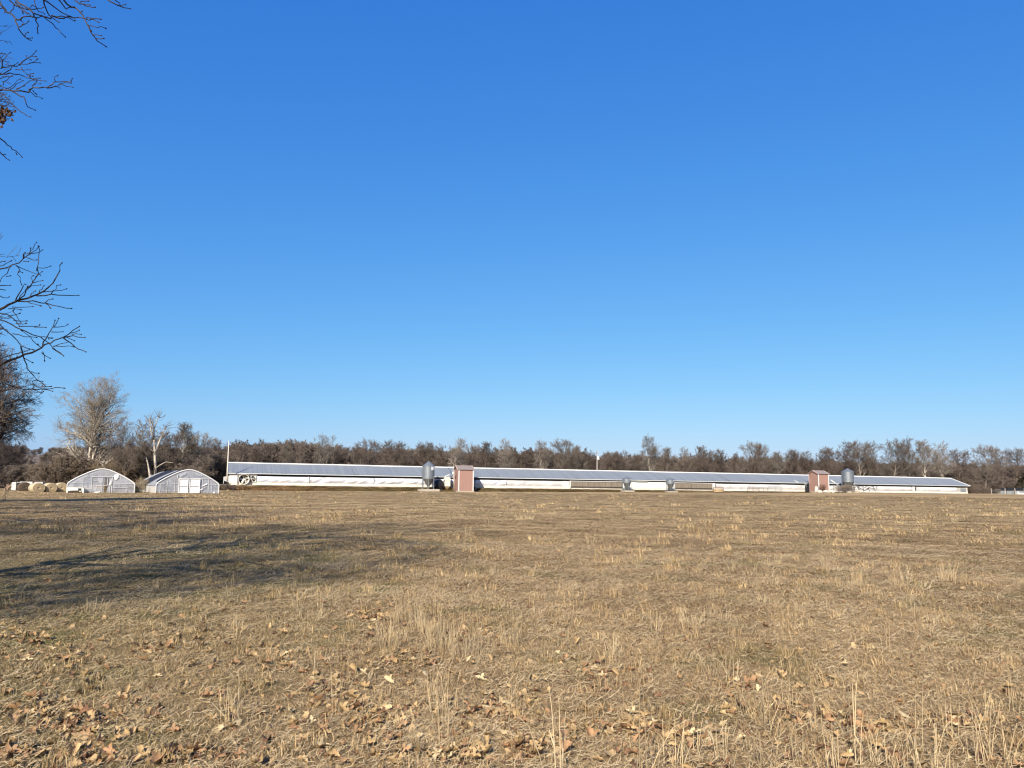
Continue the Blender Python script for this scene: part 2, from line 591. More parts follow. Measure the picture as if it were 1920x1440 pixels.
def scatter_woods():
    P, Rt, S, I = [], [], [], []
    # the far ridge
    for _ in range(2300):
        x = random.uniform(-880, 1350); y = random.uniform(520, 935)
        if abs(x / y) > 0.85: continue
        t = (y - 520) / 420
        h = 30 - 9 * float(smooth((x + 500) / 700)) - 4 * float(smooth((x - 300) / 500))
        z = 1 + h * float(smooth(t * 1.15)) + 1.8 * math.sin(x * .013 + 1) * t - 1
        s = random.uniform(.7, 1.0)
        P.append((x, y, z)); Rt.append((0, 0, random.uniform(0, 6.28))); S.append((s * 1.25, s * 1.25, s * .85)); I.append(random.randrange(4))
    # the depth of the wood behind the individual trees
    for _ in range(1500):
        px = random.uniform(-150, 2100); v = -random.uniform(48, 120)
        if px < 430: v -= 30
        x, y = line_at(px, v)
        if abs(x / y) > .9: continue
        if 20 < px < 125 : continue
        s = random.uniform(.64, .96)
        P.append((x, y, gz(x, y) - .2)); Rt.append((0, 0, random.uniform(0, 6.28))); S.append((s * 1.1, s * 1.1, s)); I.append(random.randrange(4))
    instancer('far_woods', np.array(P), np.array(Rt), np.array(S), np.array(I), wood_k,
              dict(label='brown leafless woods massed behind the long house', cat='woods'))
    P, Rt, S, I = [], [], [], []
    for _ in range(620):
        px = random.uniform(380, 2100); v = -random.uniform(20, 62)
        x, y = line_at(px, v)
        if abs(x / y) > .9: continue
        s = random.uniform(.5, 1.0)
        P.append((x, y, gz(x, y) - .1)); Rt.append((0, 0, random.uniform(0, 6.28))); S.append((s * 1.2, s * 1.2, s)); I.append(random.randrange(3))
    for _ in range(330):                                     # thicket behind the greenhouses
        px = random.uniform(-200, 418); D = random.uniform(146, 215)
        if px > 380: D += 35
        x = at(px, 905, D).x
        s = random.uniform(.6, 1.15) * (0.85 if px < 130 else 1.1)
        P.append((x, D, gz(x, D) - .1)); Rt.append((0, 0, random.uniform(0, 6.28))); S.append((s * 1.3, s * 1.3, s)); I.append(random.randrange(3))
    instancer('undergrowth', np.array(P), np.array(Rt), np.array(S), np.array(I), brush_k,
              dict(label='tangled leafless brush along the edge of the woods', cat='brush'))


scatter_woods()

# trees of the line behind the house: column, row of the top, kind, distance behind, look
LINE = [
    (452, 832, 'slim_b', 30, 'b'), (478, 838, 'elm_b', 36, 'b'), (505, 840, 'slim_a', 44, 'g'), (538, 834, 'elm_a', 32, 'g'),
    (566, 828, 'slim_a', 30, 'd'), (600, 815, 'elm_a', 34, 'p'), (632, 838, 'oak_b', 42, 'b'), (682, 823, 'oak_a', 28, 'b'),
    (733, 825, 'oak_b', 27, 'b'), (760, 832, 'elm_a', 36, 'b'), (797, 828, 'oak_b', 40, 'b'), (826, 833, 'slim_b', 34, 'b'),
    (853, 822, 'elm_a', 30, 'p'), (884, 832, 'oak_a', 36, 'b'), (912, 828, 'elm_b', 32, 'b'), (946, 822, 'slim_b', 27, 'p'),
    (975, 845, 'oak_b', 40, 'b'), (1018, 826, 'elm_a', 28, 'p'), (1048, 823, 'oak_a', 30, 'g'), (1078, 835, 'elm_b', 33, 'g'),
    (1112, 845, 'slim_b', 40, 'b'), (1142, 846, 'oak_b', 36, 'b'), (1168, 845, 'oak_a', 38, 'b'), (1196, 850, 'slim_a', 42, 'b'),
    (1222, 817, 'elm_a', 32, 'p'), (1248, 838, 'elm_b', 30, 'g'), (1284, 838, 'slim_b', 38, 'g'), (1318, 835, 'elm_b', 32, 'b'),
    (1346, 842, 'oak_b', 40, 'b'), (1376, 848, 'slim_a', 36, 'b'), (1408, 828, 'oak_a', 26, 'd'), (1432, 832, 'slim_a', 38, 'b'),
    (1464, 846, 'elm_b', 34, 'p'), (1486, 842, 'oak_b', 36, 'b'), (1522, 846, 'elm_a', 38, 'b'), (1552, 838, 'oak_b', 34, 'b'),
    (1584, 828, 'elm_a', 30, 'b'), (1612, 826, 'oak_b', 33, 'g'), (1636, 828, 'slim_b', 36, 'g'), (1672, 826, 'oak_a', 27, 'g'),
    (1705, 822, 'elm_a', 30, 'g'), (1738, 824, 'elm_b', 27, 'p'), (1768, 828, 'slim_b', 27, 'p'), (1800, 842, 'oak_b', 38, 'b'),
    (1846, 834, 'oak_a', 24, 'g'), (1880, 842, 'elm_a', 34, 'b'), (1908, 840, 'oak_b', 38, 'b'), (1950, 836, 'elm_b', 34, 'b'),
]
LOOK = {'b': (BR, TW_BR), 'g': (GR, TW_GR), 'p': (PALE, TW_PALE), 'd': (DK, TW_GR)}
SPECIAL = {
    600: 'tall pale bare tree above the white curtain wall, left of the feed bin',
    682: 'round crowned bare tree behind the roof between the pale tree and the feed bin',
    853: 'bare tree rising directly behind the narrow pink shed by the feed bin',
    946: 'slender pale bare tree right of the narrow pink shed by the feed bin',
    1048: 'broad grey bare tree left of the pole with a transformer',
    1222: 'tall pale bare tree standing above its neighbours right of the transformer pole',
    1408: 'dark limbed bare tree with a wide rounded crown above the roof',
    1672: 'broad bare tree behind the roof between the grey bin and the roof end',
    1738: 'pale trunked bare tree with forked limbs behind the right roof end',
    1846: 'bare tree with long low limbs beyond the right end of the house',
}
ONES = 'first second third fourth fifth sixth seventh eighth ninth tenth eleventh twelfth thirteenth fourteenth fifteenth sixteenth seventeenth eighteenth nineteenth'.split()


def ordinal(n):
    if n < 20: return ONES[n - 1]
    t = {2: 'twent', 3: 'thirt', 4: 'fort'}[n // 10]
    return t + 'ieth' if n % 10 == 0 else t + 'y-' + ONES[n % 10 - 1]


random.seed(21)
for num, (px, top, kind, back, look) in enumerate(LINE):
    x, y = line_at(px, -back - 6)
    z0 = gz(x, y)
    zt = at(px, top, y).z
    s = (zt - z0) / PROTO[kind][2]
    bc, tc_ = LOOK[look]
    k = random.uniform(.88, 1.12)
    lab = SPECIAL.get(px)
    if not lab:
        lab = '%s leafless tree, %s from the pole end in the line behind the roof' % ({'b': 'brown', 'g': 'grey', 'p': 'pale barked', 'd': 'dark slim'}[look], ordinal(num + 1))
    place_tree('bare_tree', PROTO[kind], (x, y, z0), s, random.uniform(0, 6.28), tuple(c * k for c in bc), tuple(c * k for c in tc_),
               lab, 'tree', 'bare trees behind the long house', sxy=1.12)

# trees behind the greenhouses
BIG = tree_meshes('sycamore', seed=14, H=22, r0=.68, cb=.12, n1=26, L1=.33, kids=(8, 7, 5), tw=.0145, ang=(30, 72), prof='round', lead=3, rootspread=.13, wander=.17)
x, y = at(168, 905, 150).x, 150
place_tree('sycamore_tree', BIG, (x, y, gz(x, y)), (at(168, 702, 150).z - gz(x, y)) / BIG[2], 0.8, (0.56, 0.50, 0.42), (0.33, 0.275, 0.21),
           'tallest pale bare tree standing behind the torn greenhouse', 'tree', sxy=1.06)
MID = [(232, 792, 'elm_a', 140, BR, TW_GR, 'dark trunked bare tree between the two greenhouses', 1.2),
       (262, 788, 'slim_b', 147, GR, TW_GR, 'thin grey bare tree between the tallest tree and the white snag', 1.2),
       (312, 808, 'oak_b', 160, BR, TW_BR, 'brown bare tree just right of the white dead trunk', 1.1),
       (345, 792, 'elm_b', 167, PALE, TW_GR, 'tan bare tree with a pale forked trunk behind the right greenhouse', 1.2),
       (378, 812, 'oak_a', 174, GR, (0.30, 0.24, 0.175), 'dense tan bare tree behind the right end of the right greenhouse', 1.15),
       (398, 822, 'oak_b', 186, GR, TW_PUR, 'greyish bare tree beside the tall thin pole', .95),
       (126, 860, 'shrub_a', 148, GR, TW_TAN, 'low tan shrub at the foot of the tallest tree', 1.5),
       (215, 862, 'shrub_b', 146, BR, TW_TAN, 'low tan shrub behind the ridge of the torn greenhouse', 1.5)]
for px, top, kind, D, bc, tc_, lab, sxy in MID:
    x = at(px, 905, D).x
    z0 = gz(x, D)
    h = PROTO[kind][2]
    place_tree('bare_shrub' if kind.startswith('shrub') else 'bare_tree', PROTO[kind], (x, D, z0), (at(px, top, D).z - z0) / h, random.uniform(0, 6.28), bc, tc_, lab,
               'shrub' if kind.startswith('shrub') else 'tree', 'trees and shrubs behind the greenhouses', sxy=sxy)


def poly_branches(lines, D, r):
    """traced limbs of one dead trunk at distance D: list of (points, start radius, end radius)"""
    b = MB()
    for pts, ra, rb in lines:
        n = len(pts)
        w = [at(px, py, D + dz) for px, py, dz in pts]
        b.tube(w, [ra + (rb - ra) * i / (n - 1) for i in range(n)], r)
    return b


# the white dead trunk and the broken stump beside it
b = poly_branches([
    ([(292, 905, 0), (291, 870, 0), (290, 848, 0), (289, 825, 0), (288, 808, 0), (286, 792, 0)], .27, .10),
    ([(291, 848, 0), (296, 835, .5), (301, 822, 1), (306, 812, 1.5), (310, 800, 2)], .2, .06),
    ([(289, 825, 0), (285, 815, -.6), (282, 800, -1), (281, 786, -1)], .16, .05),
    ([(288, 806, 0), (292, 796, .4), (295, 786, .8), (298, 780, 1)], .12, .04),
    ([(292, 878, 0), (300, 872, -.8), (311, 866, -1.5)], .12, .05),
    ([(311, 866, -1.5), (318, 867, -1.8), (325, 868, -2)], .06, .03),
    ([(290, 850, 0), (286, 845, -.4), (282, 842, -.8)], .12, .04),
], 144, 6)
sn = empty('dead_tree', at(292, 905, 144))
tr_ = b.build('trunk', mat('weathered_snag', (0.50, 0.44, 0.36), .9, var=.35, scale=1.2, bump=.5, bscale=5), sn, True)
tr_.matrix_parent_inverse = Matrix.Translation(sn.location).inverted()
tg = []
rg = random.Random(5)
for bx, by in ((310, 800), (281, 786), (298, 780), (286, 792), (283, 800), (304, 815)):
    for k in range(16):
        p0 = at(bx + rg.uniform(-1, 1), by + rg.uniform(-1, 6), 144 + rg.uniform(-1, 1))
        p1 = p0 + Vector((rg.gauss(0, .7), rg.gauss(0, .7), rg.uniform(.1, 1.3)))
        p2 = p1 + Vector((rg.gauss(0, .4), rg.gauss(0, .4), rg.uniform(.0, .7)))
        tg += [(p0, p1, .035, .022), (p1, p2, .022, .015)]
me = seg_mesh('snag_twigs', tg, 3, M_TWIG)
o = bpy.data.objects.new('crown', me); col.objects.link(o); o.parent = sn; o.color = (*TW_GR, 1)
o.matrix_parent_inverse = Matrix.Translation(sn.location).inverted()
tag(sn, 'white weathered dead tree with forked bare top behind the greenhouses', 'tree')
b = poly_branches([([(282, 905, 0), (280, 885, 0), (277, 868, 0), (274, 858, 0)], .2, .09), ([(282, 905, 0), (283, 895, 0), (282, 888, .2)], .22, .12)], 142, 6)
o = b.build('broken_trunk', MATS['weathered_snag'], None, True)
tag(o, 'short pale broken trunk leaning beside the white dead tree', 'trunk')

# big twiggy tree at the left edge, cedar below it
EDGE = tree_meshes('edge_tree', seed=16, H=15, r0=.34, cb=.05, n1=60, L1=.34, kids=(10, 8, 5), tw=.012, ang=(48, 80), prof='cone', up=.05, wander=.2)
x, y = at(-66, 905, 58).x, 58
place_tree('elm_tree', EDGE, (x, y, gz(x, y)), (at(-40, 535, 58).z) / EDGE[2], 2.2, BR, (0.19, 0.148, 0.122),
           'large dense twiggy bare tree cut by the left edge of the picture', 'tree', sxy=0.84)


def conifer(name, loc, h, w, label, seed):
    rg = random.Random(seed)
    e = empty(name, loc)
    MB().tube([(0, 0, -.2), (0, 0, h * .5), (0, 0, h * .95)], [.14, .08, .02], 6).build('trunk', M_BARK, e).color = (*BR, 1)
    V = []; F = []
    for k in range(2600):
        t = rg.random() ** 1.2
        z = h * (.04 + .94 * t)
        rr = w * (1 - t) ** .75 * (.55 + .5 * rg.random()) * (1 + .2 * math.sin(z * 3))
        a = rg.random() * 6.283
        c = Vector((rr * math.cos(a), rr * math.sin(a), z))
        out = Vector((math.cos(a), math.sin(a), rg.uniform(-.2, .7))).normalized() * rg.uniform(.18, .42)
        sd = Vector((-math.sin(a), math.cos(a), rg.uniform(-.4, .4))) * rg.uniform(.05, .12)
        n = len(V)
        V += [c - sd, c + sd, c + out]; F.append((n, n + 1, n + 2))
    MB().add(V, F).build('crown', mat('cedar_needles', (0.055, 0.06, 0.028), .9, var=.4, scale=1.5, spec=.1), e)
    return tag(e, label, 'cedar')


x, y = line_at(1914, -9)
conifer('cedar_tree', (x, y, gz(x, y)), 5.2, 2.3, 'dark green cedar behind the fence at the right edge', 4)

# ------------------------------------------------------------------ the long poultry house
M_ROOF = mat('galvanised_roof', (0.37, 0.395, 0.395), .5, metal=.40, var=.14, scale=.35, rand=.06, spec=.5, bump=.05, bscale=3, stretch=(1, .3, 1))
M_ROOFW = mat('white_trim_metal', (0.82, 0.82, 0.80), .5, var=.05, scale=2)
M_WHITE = mat('white_paint', (0.80, 0.79, 0.76), .6, var=.06, scale=1.5)
M_CREAM = mat('cream_footing', (0.80, 0.75, 0.65), .85, var=.14, scale=1.2, bump=.2)
M_CURT = mat('curtain_plastic', (0.90, 0.92, 0.98), .45, c2=(.66, .69, .79), scale=.9, stretch=(.7, 1, .8))  # grey-lavender second tone paints the shading of the folds into the plastic
M_CURTOLD = mat('curtain_plastic_grimy', (0.80, 0.79, 0.77), .55, c2=(0.55, 0.54, 0.55), scale=.5, stretch=(.8, 1, .35))
M_DARK = mat('dark_interior', (0.02, 0.02, 0.022), .9)
M_RUST = mat('rusty_brown_siding', (0.36, 0.205, 0.145), .8, var=.12, scale=1)
M_PAD = mat('dusty_cooling_pad', (0.32, 0.265, 0.205), .95, c2=(0.18, 0.15, 0.12), scale=1.6, stretch=(3.0, 1, .15), bump=.4, bscale=30)
M_GALV = mat('galvanised_steel', (0.27, 0.30, 0.33), .5, metal=.5, var=.12, scale=1.5, spec=.5)
M_STEEL = mat('dull_steel', (0.42, 0.44, 0.45), .5, metal=.5, var=.15, scale=3)
M_BLACK = mat('black_plastic', (0.022, 0.024, 0.03), .45, var=.2)
M_CONC = mat('concrete', (0.50, 0.43, 0.34), .95, var=.15, scale=3, bump=.3)
M_BLADE = mat('fan_blade_metal', (0.52, 0.50, 0.45), .5, metal=.4)

tilt = math.atan(0.53 / HLEN)
house = empty('poultry_house', (LX, LY, 1.43), HA, tilt)
tag(house, 'very long low white walled poultry house under a grey metal roof', 'barn')
W = 6.0; EAVE = 2.42; RIDGE = 4.5; OH = 0.55
slope = math.hypot(W + OH, (RIDGE - EAVE) * (W + OH) / W)
ez = RIDGE - (RIDGE - EAVE) * (W + OH) / W                      # height of the eave edge
# roof: back slope in one piece, front slope sheet by sheet
roof = MB().add([(-.5, 0, RIDGE - .03), (HLEN + .5, 0, RIDGE - .03), (HLEN + .5, W + OH, ez), (-.5, W + OH, ez),
                 (-.5, 0, RIDGE - .09), (HLEN + .5, 0, RIDGE - .09), (HLEN + .5, W + OH, ez - .06), (-.5, W + OH, ez - .06)],
                [(0, 1, 2, 3), (7, 6, 5, 4), (3, 2, 6, 7), (0, 3, 7, 4), (1, 5, 6, 2)]).build('roof', M_ROOF, house)
nsh = 216
sw = (HLEN + 1.0) / nsh
ang_s = math.atan2(RIDGE - ez, W + OH)
prof = [(0, 0), (.06, .028), (.10, .028), (.16, 0), (sw * .5 - .05, 0), (sw * .5, .016), (sw * .5 + .05, 0), (sw - .012, 0), (sw - .012, -.012), (0, -.012)]
sv = [(p[0], -slope * q, p[1]) for q in (0, 1) for p in prof]
np_ = len(prof)
sf = [(k, k + np_, (k + 1) % np_ + np_, (k + 1) % np_) for k in range(np_)]
sheet0 = MB().add(sv, sf).build('roof_sheet', M_ROOF, roof)
rs = random.Random(3)
for i in range(nsh):
    o = sheet0 if i == 0 else sheet0.copy()
    if i: col.objects.link(o)
    o.parent = roof
    o.location = (-.5 + i * sw, 0, RIDGE + rs.uniform(-.004, .004))
    o.rotation_euler = (ang_s + rs.gauss(0, .0035), rs.gauss(0, .004), 0)
rc = MB()
for i in range(34):
    a = -.55 + i * (HLEN + 1.1) / 34
    c_ = a + (HLEN + 1.1) / 34
    dz = rs.uniform(-.015, .02)
    rc.add([(a, -.42, RIDGE - .11 + dz), (c_, -.42, RIDGE - .11 + dz), (c_, -.30, RIDGE + .10 + dz), (a, -.30, RIDGE + .10 + dz), (c_, .30, RIDGE + .10 + dz), (a, .30, RIDGE + .10 + dz)],
           [(0, 1, 2, 3), (3, 2, 4, 5)])
rc.build('ridge_cap', M_ROOFW, house)
MB().box((HLEN / 2, -W - OH + .02, ez - .035), (HLEN + 1.1, .05, .11)).build('eave_trim', M_ROOFW, house)
for s_, nm in ((-.53, 'rake_trim'), (HLEN + .53, 'rake_trim')):
    bb = MB()
    for yy in (-1, 1):
        bb.tube([(s_, yy * (W + OH), ez + .02), (s_, 0, RIDGE + .04)], .10, 4)
    bb.build(nm, M_ROOFW, house)
# walls
WB, CT = 0.55, 1.70                                           # top of footing wall, top of curtain
MB().box((HLEN / 2, -W, WB / 2 - .15), (HLEN, .16, WB + .3)).build('footing_wall', M_CREAM, house)
MB().box((HLEN / 2, W, 1.05), (HLEN, .12, 2.4)).build('rear_wall', M_WHITE, house)
MB().box((HLEN / 2, 0, .06), (HLEN - .4, 2 * W - .4, .1)).build('litter_floor', mat('dark_litter', (.06, .05, .04), 1), house)
MB().box((HLEN / 2, 0, EAVE + .02), (HLEN - .3, 2 * W - .3, .03)).build('ceiling', M_DARK, house)


def gable(x, m1, name):
    g = MB()
    g.add([(x, -W, EAVE - .02), (x, W, EAVE - .02), (x, 0, RIDGE - .1), (x + .1, -W, EAVE - .02), (x + .1, W, EAVE - .02), (x + .1, 0, RIDGE - .1)],
          [(0, 2, 1), (3, 4, 5), (0, 1, 4, 3), (1, 2, 5, 4), (2, 0, 3, 5)])
    g.build('gable', m1, house)
    MB().box((x + .05, 0, EAVE / 2 - .1), (.12, 2 * W - .17, EAVE + .16)).build('end_wall', m1, house)


gable(0, M_RUST, 'l'); gable(HLEN - .1, M_WHITE, 'r')
MB().box((-.02, 0, EAVE + .05), (.1, 2 * W, .16)).build('end_trim', M_CREAM, house)
MB().box((-.04, -W + .05, 1.05), (.14, .2, 2.2)).build('corner_trim', M_WHITE, house)
MB().box((-.04, W - .05, 1.05), (.14, .2, 2.2)).build('corner_trim', M_WHITE, house)
dr = MB().box((-.08, -.6, 1.25), (.08, 2.6, 2.5)).build('door', mat('cream_door', (.78, .70, .52), .6, var=.05), house)
MB().box((-.15, .45, 1.1), (.05, .08, .18)).build('handle', M_STEEL, dr)
MB().box((-.12, -.6, 2.58), (.2, 3.0, .16)).build('door_header', M_CREAM, house)
for yy in (-4.2, 3.4):                                        # fan hoods on the end wall
    hd = MB()
    pr = [(-.10, .35), (-.10, 1.75), (-1.25, 1.5), (-1.25, .75), ]
    hv = [(q[0], yy - .7, q[1]) for q in pr] + [(q[0], yy + .7, q[1]) for q in pr]
    hd.add(hv, [(0, 1, 5, 4), (1, 2, 6, 5), (3, 0, 4, 7), (0, 3, 2, 1), (4, 5, 6, 7)])
    h_ = hd.build('fan_hood', mat('grey_hood', (.56, .57, .56), .5, metal=.2), house)
    MB().box((-1.0, yy, .72), (.10, 1.2, .5)).build('shutter', M_DARK, h_)
    MB().tube([(-1.2, yy - .6, .8), (-1.2, yy - .6, -.6)], .05, 5).tube([(-1.2, yy + .6, .8), (-1.2, yy + .6, -.6)], .05, 5).build('support', M_WHITE, h_)


def curtain(u0, u1, old=False, seed=0, z0=WB - .06, z1=CT):
    nx = max(4, int((u1 - u0) / .28)); nz = 9
    V = []; F = []
    for j in range(nz + 1):
        t = j / nz
        for i in range(nx + 1):
            u = u0 + (u1 - u0) * i / nx
            zz = z0 + (z1 - z0) * t
            sag = .05 * noise.noise(Vector((u * .13, seed, 0)))
            w1 = noise.noise(Vector(((u - zz * 1.4) * .75, zz * .35, seed * 3.1)))
            w2 = noise.noise(Vector(((u + zz * .6) * 2.2, zz * .8, seed * 1.7)))
            bl = math.sin(math.pi * min(1, t * 1.1)) * (.10 + .12 * noise.noise(Vector((u * .06, seed * 2, 4))))
            a_ = (.42 if not old else .14)
            V.append((u, -W - .11 - bl - a_ * (.5 + w1) * (t * (1.1 - t) * 3) - .04 * w2, zz + (sag if t > .9 else 0)))
    for j in range(nz):
        for i in range(nx):
            k = j * (nx + 1) + i
            F.append((k, k + 1, k + nx + 2, k + nx + 1))
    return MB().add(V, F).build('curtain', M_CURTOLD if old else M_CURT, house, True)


def seam(u, w=.25):
    MB().box((u, -W - .13, (WB + CT) / 2 - .05), (w, .14, CT - WB + .2)).build('curtain_post', M_WHITE, house)


U = px_u
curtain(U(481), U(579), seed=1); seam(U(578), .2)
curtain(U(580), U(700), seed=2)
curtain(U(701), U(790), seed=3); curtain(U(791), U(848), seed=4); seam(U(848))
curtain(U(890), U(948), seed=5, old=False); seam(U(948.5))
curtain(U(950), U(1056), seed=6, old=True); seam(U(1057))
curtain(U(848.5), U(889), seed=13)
curtain(U(1341), U(1403), seed=7, old=True); curtain(U(1404), U(1464), seed=8, old=True); curtain(U(1465), U(1515), seed=9, old=True)
curtain(U(1516), U(1642), seed=10, old=True); seam(U(1464), .3); curtain(U(1643), U(1708), seed=11, old=True); curtain(U(1716), U(1792), seed=12, old=True)
seam(U(1712), .9)
ub = (HLEN - .1)
MB().box(((U(1793) + ub) / 2, -W - .02, 1.0), (ub - U(1793), .1, 1.3)).build('wall_panel', mat('grimy_white', (.62, .60, .55), .8, c2=(.40, .38, .34), scale=.6), house)
MB().box((ub - 1.8, -W - .16, 1.0), (2.0, .2, .95)).build('shutter', M_STEEL, house)
# white solid parts
MB().box((.02 + (U(481) - .02) / 2, -W - .03, 1.38), (U(481) - .04, .10, 1.75)).build('wall_panel', M_WHITE, house)
MB().box(((U(1057.5) + U(1066)) / 2, -W - .06, 1.08), (U(1066) - U(1057.5), .12, 1.25)).build('wall_panel', M_WHITE, house)
MB().box(((U(1168) + U(1261)) / 2, -W - .08, 1.13), (U(1261) - U(1168), .14, 1.45)).build('wall_panel', M_WHITE, house)
MB().box(((U(1192) + U(1213)) / 2, -W - .22, 1.88), (U(1213) - U(1192), .2, .2)).build('vent_flap', mat('grey_green_flap', (.34, .37, .34), .7), house)
MB().box(((U(1335.5) + U(1340.5)) / 2, -W - .08, 1.13), (U(1340.5) - U(1335.5), .14, 1.3)).build('wall_panel', M_WHITE, house)
for a, b_ in ((1069, 1166), (1264, 1334)):                     # cooling pad walls: bays with slats between white frames
    u0, u1 = U(a), U(b_)
    n = max(3, round((u1 - u0) / 1.45))
    for i in range(n):
        c0 = u0 + (u1 - u0) * i / n; c1 = u0 + (u1 - u0) * (i + 1) / n
        yy = -W - .30 + .03 * ((i * 7) % 3 - 1)
        pd = MB().box(((c0 + c1) / 2, yy, 1.10), (c1 - c0 - .04, .16, 1.18)).build('cooling_pad', M_PAD, house)
    MB().box(((u0 + u1) / 2, -W - .34, 1.76), (u1 - u0 + .5, .34, .12)).build('pad_gutter', M_WHITE, house)
    MB().box(((u0 + u1) / 2, -W - .30, .43), (u1 - u0 + .2, .26, .12)).build('pad_sill', M_DARK, house)
    for uu in (u0 - .15, u1 + .15):
        MB().box((uu, -W - .26, 1.0), (.22, .44, 1.5)).build('pad_frame', M_WHITE, house)
# two side fans at the near end
for k, (px, rr) in enumerate(((456.5, .95), (469.5, .86))):
    cu = U(px)
    fan = MB()
    cz = 1.02 if k == 0 else 1.12
    n = 28
    dep = .85 if k == 0 else .22
    V = []; F = []
    for j, (r_, yo) in enumerate(((rr, 0), (rr + .12, -dep), (rr + .06, -dep), (rr - .05, 0))):
        for q in range(n):
            a = 2 * math.pi * q / n
            V.append((cu + r_ * math.cos(a), -W - .1 + yo, cz + r_ * math.sin(a) * .98))
    for j in range(3):
        for q in range(n):
            q2 = (q + 1) % n
            F.append((j * n + q, j * n + q2, (j + 1) * n + q2, (j + 1) * n + q))
    if k == 0:
        f_ = MB().add(V, F).build('exhaust_fan', mat('cream_fan_cone', (.80, .76, .66), .5, var=.05), house, True)
    else:
        f_ = MB().box((cu, -W - .14, cz + .82), (2.0, .2, .10)).box((cu, -W - .14, cz - .62), (2.0, .2, .10)).box((cu - .98, -W - .14, cz + .1), (.1, .2, 1.4)).box((cu + .98, -W - .14, cz + .1), (.1, .2, 1.4)).build('exhaust_fan', MATS['cream_fan_cone'], house)
    MB().lathe([(rr - .06, 0), (.01, 0)], n, (0, 0, 0)).build('guard_back', M_DARK, f_)
    gb = f_.children[-1]; gb.location = (cu, -W - .125, cz); gb.rotation_euler = (R(90), 0, 0)
    if k: gb.scale = (1.15, .9, 1)
    for q in range(5):
        a = 2 * math.pi * q / 5 + .5 + k
        c, s_ = math.cos(a), math.sin(a)
        l_ = rr * .85
        p = [(.12, -.10), (l_, -.30), (l_, .20), (.12, .10)]
        MB().add([(cu + c * x_ - s_ * y_, -W - .22 - .08 * (1 if y_ > 0 else -1) * .6, cz + s_ * x_ + c * y_) for x_, y_ in p] +
                 [(cu + c * x_ - s_ * y_, -W - .24 - .08 * (1 if y_ > 0 else -1) * .6, cz + s_ * x_ + c * y_) for x_, y_ in p],
                 [(0, 1, 2, 3), (7, 6, 5, 4), (0, 4, 5, 1), (1, 5, 6, 2), (2, 6, 7, 3), (3, 7, 4, 0)]).build('blade', M_BLADE, f_)
    MB().box((cu, -W - .26, cz), (.34, .2, .3)).build('hub', M_CREAM, f_)


# ------------------------------------------------------------------ feed bins
def feed_bin(loc, r, h_leg, h_body, h_roof, label, rz, plate=True, nleg=6, hop=.82, slab=(3.9, 3.6, .5)):
    e = empty('feed_bin', loc, rz)
    MB().box((0.1, 0, -slab[2] / 2), slab).build('slab', M_CONC, e)
    zb = h_leg; zt = h_leg + h_body
    pf = []
    nr = int(h_body / .10)
    for i in range(nr + 1):
        pf.append((r + (.018 if i % 2 else 0), zb + h_body * i / nr))
    MB().lathe(pf, 36).build('body', M_GALV, e, True)
    rf = MB().lathe([(r + .08, zt - .06), (r + .08, zt), (r * .22, zt + h_roof), (.02, zt + h_roof + .06)], 24).build('roof', M_GALV, e)
    MB().lathe([(r * .22, 0), (r * .24, .12), (.02, .18)], 16, (0, 0, zt + h_roof - .03)).build('lid', M_GALV, rf)
    MB().lathe([(r, zb + .04), (.16, zb - hop * h_leg), (.16, zb - hop * h_leg - .15)], 24).build('hopper', mat('dusty_hopper_steel', (.20, .205, .195), .6, metal=.4), e)
    for k in range(nleg):
        a = 2 * math.pi * k / nleg + .35
        c, s_ = math.cos(a), math.sin(a)
        MB().box(((r + .05) * c, (r + .05) * s_, (zb + h_body * .22) / 2), (.10, .10, zb + h_body * .22), (0, 0, a)).build('leg', M_GALV, e)
    if plate:
        a = R(-62)
        V = []; F = []
        for i in range(7):
            an = a + R(48) * (i / 6 - .35)
            for z_ in (zt - .18 * h_body - .42 * min(1, h_body / 2), zt - .16):
                V.append(((r + .05) * math.cos(an), (r + .05) * math.sin(an), z_))
        for i in range(6):
            F.append((2 * i, 2 * i + 2, 2 * i + 3, 2 * i + 1))
        MB().add(V, F).build('plate', mat('white_plate', (.86, .86, .86), .4, var=.02), e)
    MB().tube([((r + .1) * math.cos(2.6), (r + .1) * math.sin(2.6), .1), ((r + .1) * math.cos(2.6), (r + .1) * math.sin(2.6), zt)], .03, 5).tube([((r + .1) * math.cos(2.9), (r + .1) * math.sin(2.9), .1), ((r + .1) * math.cos(2.9), (r + .1) * math.sin(2.9), zt)], .03, 5).build('ladder', M_GALV, e)
    return tag(e, label, 'feed bin', 'galvanised feed bins along the long house')


def on_line(px, v, py):
    x, y = line_at(px, v)
    return Vector((x, y, at(px, py, y).z))


b1 = feed_bin(on_line(803, 11.0, 917), 1.24, 2.15, 2.75, .85, 'large galvanised feed bin on tall legs left of the narrow pink shed', HA)
b2 = feed_bin(on_line(1590.5, 11.5, 920.5), 1.5, 2.25, 2.75, .75, 'large galvanised feed bin right of the pink shed, legs hidden in brush', HA, plate=False)
b3 = feed_bin(on_line(1175.5, 9.6, 919.5), .95, 1.75, 1.0, .35, 'small feed bin with white plate at the end of the longer brown pads', HA, slab=(2.6, 2.2, .35))
b4 = feed_bin(on_line(1257, 9.6, 921), .95, 1.75, 1.0, .35, 'small feed bin with white plate at the start of the shorter brown pads', HA, slab=(2.6, 2.2, .35))


